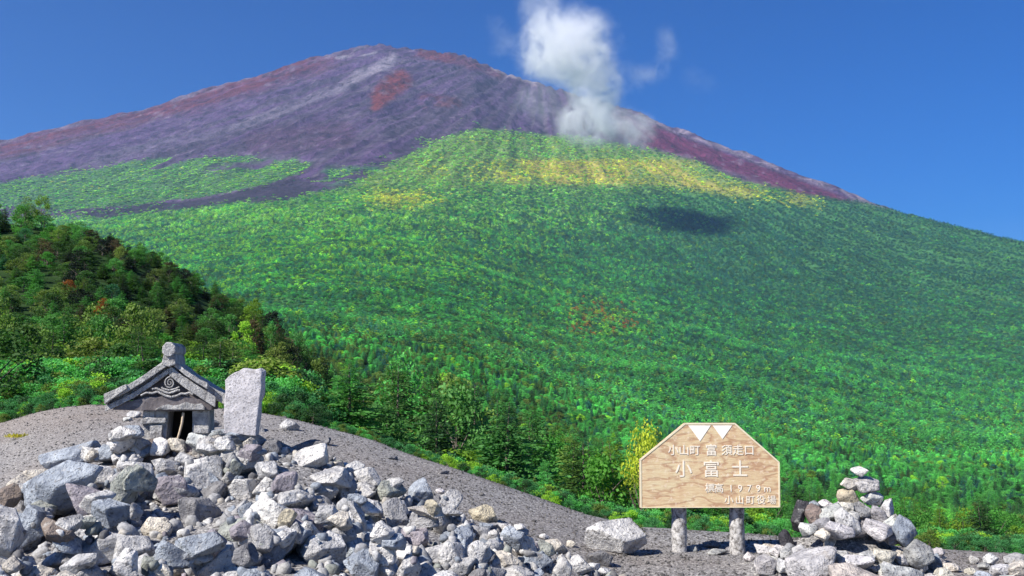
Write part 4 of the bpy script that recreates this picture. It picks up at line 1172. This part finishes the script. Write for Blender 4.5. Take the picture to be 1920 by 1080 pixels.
def prism(pts, y0, y1, amp=.004, seed=1, cuts=2, bev=.006, ysub=5):
    """outline in x-z, extruded along y, edges bevelled and worn"""
    bm = bmesh.new(); f = bm.faces.new([bm.verts.new((x, y0, z)) for x, z in pts])
    r = bmesh.ops.extrude_face_region(bm, geom=[f]); vs = [e for e in r['geom'] if isinstance(e, bmesh.types.BMVert)]
    bmesh.ops.translate(bm, vec=(0, y1 - y0, 0), verts=vs)
    bmesh.ops.recalc_face_normals(bm, faces=bm.faces[:])
    if bev: bmesh.ops.bevel(bm, geom=bm.edges[:], offset=bev, segments=2, affect='EDGES', profile=.6)
    bmesh.ops.triangulate(bm, faces=[f_ for f_ in bm.faces if len(f_.verts) > 4])
    for _ in range(cuts):
        longe = [e for e in bm.edges if e.calc_length() > .03]
        if longe: bmesh.ops.subdivide_edges(bm, edges=longe, cuts=1)
    bmesh.ops.triangulate(bm, faces=[f_ for f_ in bm.faces if len(f_.verts) > 4])
    roughen(bm, amp, 0, seed); return bm
outer = [(0, .585), (.05, .550), (.10, .512), (.16, .468), (.22, .430), (.28, .395), (.34, .362), (.40, .333), (.445, .318)]
def half(t_):                                    # inner curve, offset downward
    return [(x, z - t_ - .02 * (x > .38)) for x, z in outer]
roof_pts = [(x, z) for x, z in outer] + [(.45, .255), (.41, .248)] + [(x, z) for x, z in reversed(half(.075)) if x < .39] 
full = [(-x, z) for x, z in outer[::-1]] + roof_pts[1:] + [(-x, z) for x, z in reversed([(.45, .255), (.41, .248)] + [(x, z) for x, z in reversed(half(.075)) if 0 < x < .39])]
roof = bm_obj('roof', prism(full, -.02, .40, .006, 3, 2), M_STONE, shrine)
# bargeboards: a second worn band in front, broken short on the right side
def barge(sgn, xmax, zoff, th, y0, y1, seed):
    o_ = [(x, z - zoff) for x, z in outer if x <= xmax]; i_ = [(x, z - zoff - th) for x, z in outer if x <= xmax][::-1]
    p = [(sgn * x, z) for x, z in o_ + i_]
    return prism(p, y0, y1, .006, seed, 2, .004)
bm_obj('bargeboard', barge(-1, .45, .062, .038, -.06, -.018, 11), M_STONE, shrine)
bm_obj('bargeboard', barge(1, .35, .045, .075, -.065, -.018, 12), M_STONE, shrine)
bm_obj('edge_course', barge(-1, .45, -.012, .050, -.085, -.018, 13), M_STONE, shrine)
bm_obj('edge_course', barge(1, .30, -.012, .040, -.075, -.018, 14), M_STONE, shrine)
# eave block at the left tip
bm_obj('eave_tip', prism([(-.455, .335), (-.30, .405), (-.29, .375), (-.36, .33), (-.445, .26)], -.10, .05, .008, 15, 2), M_STONE, shrine)
# gable wall and the two cross-beams under it
bm_obj('gable', prism([(-.30, .29), (0, .50), (.30, .29)], .0, .36, .004, 16, 1), M_SDARK, shrine)
bm_obj('beam', prism([(-.40, .222), (-.385, .255), (-.15, .315), (0, .325), (.15, .315), (.31, .272), (.315, .215), (.0, .212)], -.045, .37, .006, 17, 2), M_SDARK, shrine)
bm_obj('worn_face', prism([(-.09, .222), (-.05, .250), (0, .262), (.04, .252), (.09, .262), (.13, .278), (.18, .262), (.24, .270), (.262, .25), (.262, .222)], -.062, -.03, .008, 18, 2), M_STONE, shrine)
# ridge with a rounded octagonal end
ridge = bm_obj('ridge', prism([(.052 * math.cos(a) * 1.0, .655 + .056 * math.sin(a)) for a in [math.pi / 8 + i * math.pi / 4 for i in range(8)]], -.11, .40, .004, 19, 1, .008), M_STONE, shrine)
bm_obj('ridge_neck', prism([(-.05, .55), (-.038, .62), (.038, .62), (.05, .55), (0, .53)], -.095, .40, .004, 20, 1, .006), M_STONE, shrine)
def tube(name, pts, rad, mat, parent, taper=0, seg=8, loc=None):
    V, Fc = [], []; pts = [Vector(p) for p in pts]
    for i, p in enumerate(pts):
        t_ = (pts[min(i + 1, len(pts) - 1)] - pts[max(i - 1, 0)]).normalized()
        a = t_.cross(Vector((0, 1, .01))).normalized(); b = t_.cross(a).normalized(); r = rad * (1 - taper * i / (len(pts) - 1))
        for j in range(seg):
            q = 6.2832 * j / seg; V.append(p + a * math.cos(q) * r + b * math.sin(q) * r)
    for i in range(len(pts) - 1):
        for j in range(seg): Fc.append([i * seg + j, i * seg + (j + 1) % seg, (i + 1) * seg + (j + 1) % seg, (i + 1) * seg + j])
    me = mesh_np(name, np.array([v_[:] for v_ in V]), np.array(Fc), mat, True); return obj(name, me, parent, loc)
sp = [(.008 + (.044 - .012 * a / 14) * (1 - a / 15.5) * math.cos(a + .6) , -.055, .415 + .046 * (1 - a / 15.5) * math.sin(a + .6)) for a in np.linspace(0, 14, 60)]
tube('spiral_carving', sp, .0062, M_STONE, shrine, .3)
for s_, pts_ in enumerate([
    [(-.20, .325), (-.16, .345), (-.12, .340), (-.08, .352), (-.05, .335), (-.02, .322), (.02, .312), (.06, .322), (.09, .338), (.12, .335), (.15, .345), (.19, .325)],
    [(-.12, .37), (-.09, .375), (-.06, .362), (-.03, .35), (0, .340), (.03, .348), (.06, .362), (.09, .36)],
    [(-.26, .305), (-.20, .350), (-.15, .382), (-.09, .425), (-.05, .455), (-.02, .48)],
    [(.075, .385), (.05, .372), (.0, .362), (-.04, .372), (-.06, .39)]]):
    pp = []
    for a, b in zip(pts_[:-1], pts_[1:]):
        for t_ in (0, .33, .66): pp.append((a[0] + (b[0] - a[0]) * t_, -.052, a[1] + (b[1] - a[1]) * t_))
    tube('cloud_carving', pp, (.0085 if s_ < 2 else .007), M_STONE, shrine)
# body: two jambs, back, sill; the opening between them is open
for pts_, sd in (([(-.19, -.14), (-.19, .215), (-.005, .215), (-.03, -.14)], 21), ([(.175, -.14), (.165, .215), (.285, .215), (.30, -.14)], 22)):
    bm_obj('jamb', prism(pts_, .0, .34, .005, sd, 2), M_STONE, shrine)
bm_obj('jamb_cap', prism([(-.20, .12), (-.20, .150), (-.16, .165), (-.02, .165), (-.02, .13)], -.03, .10, .006, 23, 2), M_STONE, shrine)
bm_obj('jamb_cap', prism([(.19, .05), (.19, .085), (.29, .085), (.295, .05)], -.03, .10, .006, 24, 2), M_STONE, shrine)
bm_obj('jamb_face', prism([(-.135, -.10), (-.135, .112), (-.045, .112), (-.05, -.10)], -.02, .01, .004, 25, 1), M_STONE, shrine)
bm_obj('back_wall', prism([(-.03, -.14), (-.03, .215), (.18, .215), (.18, -.14)], .26, .33, .004, 26, 1), M_VOID, shrine)
for i, (u, v, wpx, hpx, tn, lab) in enumerate([(262, 832, 44, 30, 'pale grey', 'pale stone heaped against the left side of the shrine'), (296, 838, 46, 34, 'white', 'white stone directly before the left shrine jamb'),
        (336, 838, 42, 30, 'cream', 'cream stone lying on the threshold of the shrine opening'), (372, 832, 46, 38, 'pale grey', 'pale stone directly before the right shrine jamb'), (404, 818, 40, 34, 'grey', 'grey stone between the shrine and the tablet')]):
    yq = sy - .16 - .02 * i % .1; kq = yq / F
    add_rock((float(u2x(u, yq, float(v2z(v, yq)))), yq, float(v2z(v, yq))), (wpx * kq * 1.1, wpx * kq, hpx * kq * 1.15), .1 * (i - 2), tn, lab, 'stones of the rubble pile', 1700 + i, 4, 9)
k_ = KS
st = tube('stick', [(.105, -.01, .20), (.098, -.015, .12), (.085, -.02, .06), (.066, -.03, -.02), (.058, -.035, -.05)], .0095, M_STICK, None, .2, 7, (sx, sy, sz_))
tag(st, 'pale weathered stick leaning inside the dark shrine opening', 'stick')

# ------------------------------------------------------------------ stone tablet
ty = 7.22
def px(u_, v_, y_): z_ = float(v2z(v_, y_)); return float(u2x(u_, y_, z_)), z_
tp = [(422, 812), (423, 760), (427, 712), (436, 703), (450, 697), (462, 690), (478, 694), (491, 692), (497, 697), (497, 722), (494, 745), (490, 762), (488, 780), (484, 815)]
c0 = px(460, 812, ty)
bm = prism([(px(a, b, ty)[0] - c0[0], px(a, b, ty)[1] - c0[1]) for a, b in tp], -.045, .045, .010, 41, 3, .008)
tab = bm_obj('stone_tablet', bm, M_TABLET); tab.location = (c0[0], ty, c0[1]); tab.rotation_euler = (math.radians(3), 0, math.radians(-6))
tag(tab, 'pale upright stone slab with a chipped top standing right of the shrine', 'stone tablet')

# ------------------------------------------------------------------ the wooden sign
gxL, gyL, gzL = hit(1276, 1036); gxR, gyR, gzR = hit(1380, 1036)
yb = (gyL + gyR) / 2; by = yb - .11                      # the board hangs in front of its posts
sign = empty('wooden_sign', (0, yb, 0)); sign.location = ((gxL + gxR) / 2, yb, gzL)
tag(sign, 'wooden board cut like a mountain with white peaks and Japanese letters, on two posts', 'sign')
O_ = Vector(sign.location)
def sp_(u_, v_, y_=by): x_, z_ = px(u_, v_, y_); return (x_ - O_.x, z_ - O_.z)
for gxx, uc in ((gxL, 1276), (gxR, 1380)):
    top = px(uc, 880, yb)[1]; bot = float(H(gxx, yb)) - .12; V, Fc = [], []; seg = 20; nr = 34
    for i in range(nr):
        z_ = bot + (top - bot) * i / (nr - 1)
        for j in range(seg):
            a = 6.2832 * j / seg; r_ = .061 * (1 + .16 * (float(vnoise(j * .9 + uc, i * .42, 7)) - .5) + .10 * (float(vnoise(j * 2.1, i * 1.3 + uc, 8)) - .5))
            V.append((gxx + r_ * math.cos(a) - O_.x, yb + r_ * math.sin(a) - O_.y, z_ - O_.z))
    for i in range(nr - 1):
        for j in range(seg): Fc.append([i * seg + j, i * seg + (j + 1) % seg, (i + 1) * seg + (j + 1) % seg, (i + 1) * seg + j])
    obj('post', mesh_np('post', np.array(V), np.array(Fc), M_POST, True), sign)
outl = [(1199, 862), (1283, 793), (1378, 793), (1461, 866), (1462, 951), (1200, 952)]
def flat(name, pts, y0, y1, mat, parent, bev=0):
    bm = bmesh.new(); f = bm.faces.new([bm.verts.new((x_, y0, z_)) for x_, z_ in pts])
    r = bmesh.ops.extrude_face_region(bm, geom=[f]); bmesh.ops.translate(bm, vec=(0, y1 - y0, 0), verts=[e for e in r['geom'] if isinstance(e, bmesh.types.BMVert)])
    bmesh.ops.recalc_face_normals(bm, faces=bm.faces[:])
    if bev: bmesh.ops.bevel(bm, geom=bm.edges[:], offset=bev, segments=2, affect='EDGES')
    return bm_obj(name, bm, mat, parent)
dy = by - yb
board = flat('board', [sp_(*p) for p in outl], dy - .012, dy + .030, M_WOOD, sign, .003)
# pale cut border, proud of the board, one strip along each edge
cxp, cyp = 1330, 885
for i in range(6):
    a = outl[i]; b = outl[(i + 1) % 6]
    def inn(p, w_=2.6):
        dx, dy_ = cxp - p[0], cyp - p[1]; L_ = math.hypot(dx, dy_); return (p[0] + dx / L_ * w_ * 1.25, p[1] + dy_ / L_ * w_ * 1.25)
    def sh(p, q): L_ = math.hypot(q[0] - p[0], q[1] - p[1]); return (p[0] + (q[0] - p[0]) / L_ * .25, p[1] + (q[1] - p[1]) / L_ * .25)
    a2, b2 = sh(a, b), sh(b, a); ia, ib = inn(a), inn(b)
    flat('border', [sp_(*p) for p in (a2, b2, sh(ib, ia), sh(ia, ib))], dy - .016, dy - .010, M_EDGE, sign)
for tri in ([(1290, 797.5), (1332, 797.5), (1312, 827)], [(1335.5, 797.5), (1372, 797.5), (1354, 823)]):
    flat('snow_peak', [sp_(*p) for p in tri[::-1]], dy - .0155, dy - .009, M_WHITE, sign)
def text(name, s, u_, v_, hpx, xs=1.0, bold=0.0):
    c = bpy.data.curves.new(name, 'FONT'); c.body = s; c.size = hpx * by / F * 1.12; c.align_x = 'CENTER'; c.align_y = 'CENTER'
    c.extrude = .0015; c.offset = bold; c.resolution_u = 3
    o_ = bpy.data.objects.new(name, c); COL.objects.link(o_)
    bpy.context.view_layer.update()
    me = bpy.data.meshes.new_from_object(o_.evaluated_get(bpy.context.evaluated_depsgraph_get())); bpy.data.objects.remove(o_)
    me.name = name; me.materials.clear(); me.materials.append(M_LETTER)
    t_ = obj(name, me, sign); x_, z_ = sp_(u_, v_)
    t_.location = (x_, dy - .0145, z_); t_.rotation_euler = (math.pi / 2, 0, 0); t_.scale = (xs, 1, 1); return t_
for ch, uc in (('小', 1281), ('富', 1333), ('士', 1387)):
    text('letter', ch, uc, 881, 29, 1.0, .0012)
for i, ch in enumerate('小山町'): text('letter', ch, 1262 + i * 20, 845, 18, 1, .0008)
text('letter', '富', 1333, 845, 20, 1, .0012)
for i, ch in enumerate('須走口'): text('letter', ch, 1362 + i * 21, 845, 18, 1, .0008)
text('letter', '標', 1330, 916, 16, 1, .0008); text('letter', '高', 1347, 916, 16, 1, .0008)
for i, ch in enumerate('1979m'): text('letter', ch, 1370 + i * 17, 916, 16, 1, .0006)
for i, ch in enumerate('小山町役場'): text('letter', ch, 1366 + i * 20, 938, 15, 1, .0006)

# ------------------------------------------------------------------ small plants on the gravel
def tuft(u_, v_, r_, n_, cols, label, cat='plant', h=.05, leafw=.012):
    x, y, z = hit(u_, v_, 5.5); r = np.random.RandomState(int(u_)); V, Fc, T = [], [], []
    for i in range(n_):
        a = r.uniform(0, 6.28); q = r_ * math.sqrt(r.uniform()); b = Vector((q * math.cos(a), q * math.sin(a), 0)); l = h * r.uniform(.5, 1.2)
        o_ = Vector((r.uniform(-.7, .7), r.uniform(-.7, .7), 1)).normalized() * l; s_ = Vector((-math.sin(a), math.cos(a), 0)) * leafw
        k0 = len(V); V += [b - s_ * .3, b + o_ * .55 - s_ * .6, b + o_, b + o_ * .55 + s_ * .6]; Fc.append([k0, k0 + 1, k0 + 2, k0 + 3])
    me = crown_mesh('foliage', np.array([p[:] for p in V]), np.array(Fc), r.uniform(0, 1, n_), M_LEAF)
    o_ = obj('low_plant', me, None, (x, y, float(H(x, y)) + .002), cols); return tag(o_, label, cat)
tuft(36, 820, .20, 260, (.42, .36, .04), 'yellow mossy plant on the gravel at the left')
tuft(1182, 992, .12, 160, (.12, .15, .04), 'olive grass tuft behind the largest pale boulder')
tuft(1196, 1006, .08, 90, (.2, .18, .07), 'dry grass tuft at the right of the largest pale boulder')

# ------------------------------------------------------------------ the cloud drifting before the mountain
CD = 3100.0
def pw(u_, v_, d_=CD): z_ = float(v2z(v_, d_)); return (float(u2x(u_, d_, z_)), d_, z_)
def m_cloud():
    k = N('cloud_vapour'); k.m.cycles.volume_step_rate = .12
    p = k.n('ShaderNodeNewGeometry').outputs['Position']
    # ragged edges: push the lookup position about with noise
    def disp(vec, sc_, amp, det):
        nz = k.n('ShaderNodeTexNoise', ins={'Vector': vec, 'Scale': sc_, 'Detail': det, 'Roughness': .6}).outputs['Color']
        c_ = k.n('ShaderNodeVectorMath', operation='SUBTRACT', ins={0: nz, 1: (.5, .5, .5)}).outputs[0]
        c_ = k.n('ShaderNodeVectorMath', operation='SCALE', ins={0: c_, 'Scale': amp}).outputs[0]
        return k.n('ShaderNodeVectorMath', operation='ADD', ins={0: vec, 1: c_}).outputs[0]
    q = disp(p, .0078, 185.0, 6)
    BL = [(1040, 95, 92, 92, 1.0), (1095, 118, 92, 88, .95), (1070, 52, 85, 62, .40), (1015, 12, 55, 62, .28), (1115, 170, 72, 80, .55), (1105, 230, 84, 60, .85),
          (1160, 246, 80, 48, .62), (1110, 200, 55, 60, .5), (960, 75, 60, 32, .12), (930, 50, 22, 26, .08), (1242, 92, 42, 58, .13), (1205, 142, 55, 34, .12),
          (1310, 150, 55, 38, .035), (1010, 195, 70, 50, .10), (1180, 235, 45, 55, .22)]
    tot = None
    for (u_, v_, ru, rv, dn) in BL:
        c = pw(u_, v_); kk = CD / F; rx, rz_ = ru * kk, rv * kk; ry = (rx + rz_) / 2
        s_ = k.n('ShaderNodeVectorMath', operation='SUBTRACT', ins={0: q, 1: c}).outputs[0]
        s_ = k.n('ShaderNodeVectorMath', operation='DIVIDE', ins={0: s_, 1: (rx, ry, rz_)}).outputs[0]
        l_ = k.n('ShaderNodeVectorMath', operation='LENGTH', ins={0: s_}).outputs['Value']
        f_ = k.n('ShaderNodeMapRange', interpolation_type='SMOOTHERSTEP', ins={'Value': l_, 'From Min': 1.0, 'From Max': .25, 'To Min': 0.0, 'To Max': dn}).outputs[0]
        tot = f_ if tot is None else k.math('ADD', tot, f_)
    n1 = k.noise(p, .015, 7, .68, 1.0)
    tex = k.n('ShaderNodeMapRange', ins={'Value': n1, 'From Min': .38, 'From Max': .64, 'To Min': .02, 'To Max': 1.5}).outputs[0]
    den = k.math('MULTIPLY', k.math('MULTIPLY', tot, tex), .021)
    v_ = k.n('ShaderNodeVolumePrincipled', ins={'Color': (.97, .97, .98, 1), 'Density': den, 'Anisotropy': .25})
    k.n('ShaderNodeOutputMaterial', ins={'Volume': v_.outputs[0]}); return k.m
bm = bmesh.new(); bmesh.ops.create_icosphere(bm, subdivisions=3, radius=1)
c = pw(1125, 130); kk = CD / F
for v_ in bm.verts: v_.co = Vector((v_.co.x * 270 * kk, v_.co.y * 105 * kk, v_.co.z * 195 * kk))
cl = bm_obj('cloud', bm, m_cloud()); cl.location = c
tag(cl, 'single white ragged cloud drifting in front of the right flank of the volcano', 'cloud')

# ------------------------------------------------------------------ haze
def m_haze():
    k = N('haze'); v_ = k.n('ShaderNodeVolumePrincipled', ins={'Color': (.40, .62, 1.0, 1), 'Density': HAZE, 'Anisotropy': .3})
    k.n('ShaderNodeOutputMaterial', ins={'Volume': v_.outputs[0]}); return k.m
HAZE = 5.0e-5
if HAZE > 0:
    bm = bmesh.new(); bmesh.ops.create_cube(bm, size=1)
    o = bm_obj('haze', bm, m_haze()); o.scale = (19200, 19200, 2250); o.location = (0, 2500, -421.5 + 1125)
    tag(o, kind='stuff')

# ------------------------------------------------------------------ things whose look and place still read alike are told apart by order
ORD = ['leftmost', 'second from left', 'third from left', 'fourth from left', 'fifth from left', 'sixth from left', 'seventh from left', 'eighth from left']
by = {}
for o in bpy.data.objects:
    if o.get('category') and o.get('label') and o.parent is None: by.setdefault(o['label'], []).append(o)
for lab, L in by.items():
    if len(L) < 2: continue
    L.sort(key=lambda o: float(proj(o.location.x, o.location.y, o.location.z)[0]))
    n_ = len(L)
    for i, o in enumerate(L):
        t_ = 'rightmost' if i == n_ - 1 else ORD[i] if i < 8 else f'{i + 1}th from left'
        o['label'] = f"{t_} {lab}"
        if len(o['label'].split()) > 16: print('LONG', o['label'])
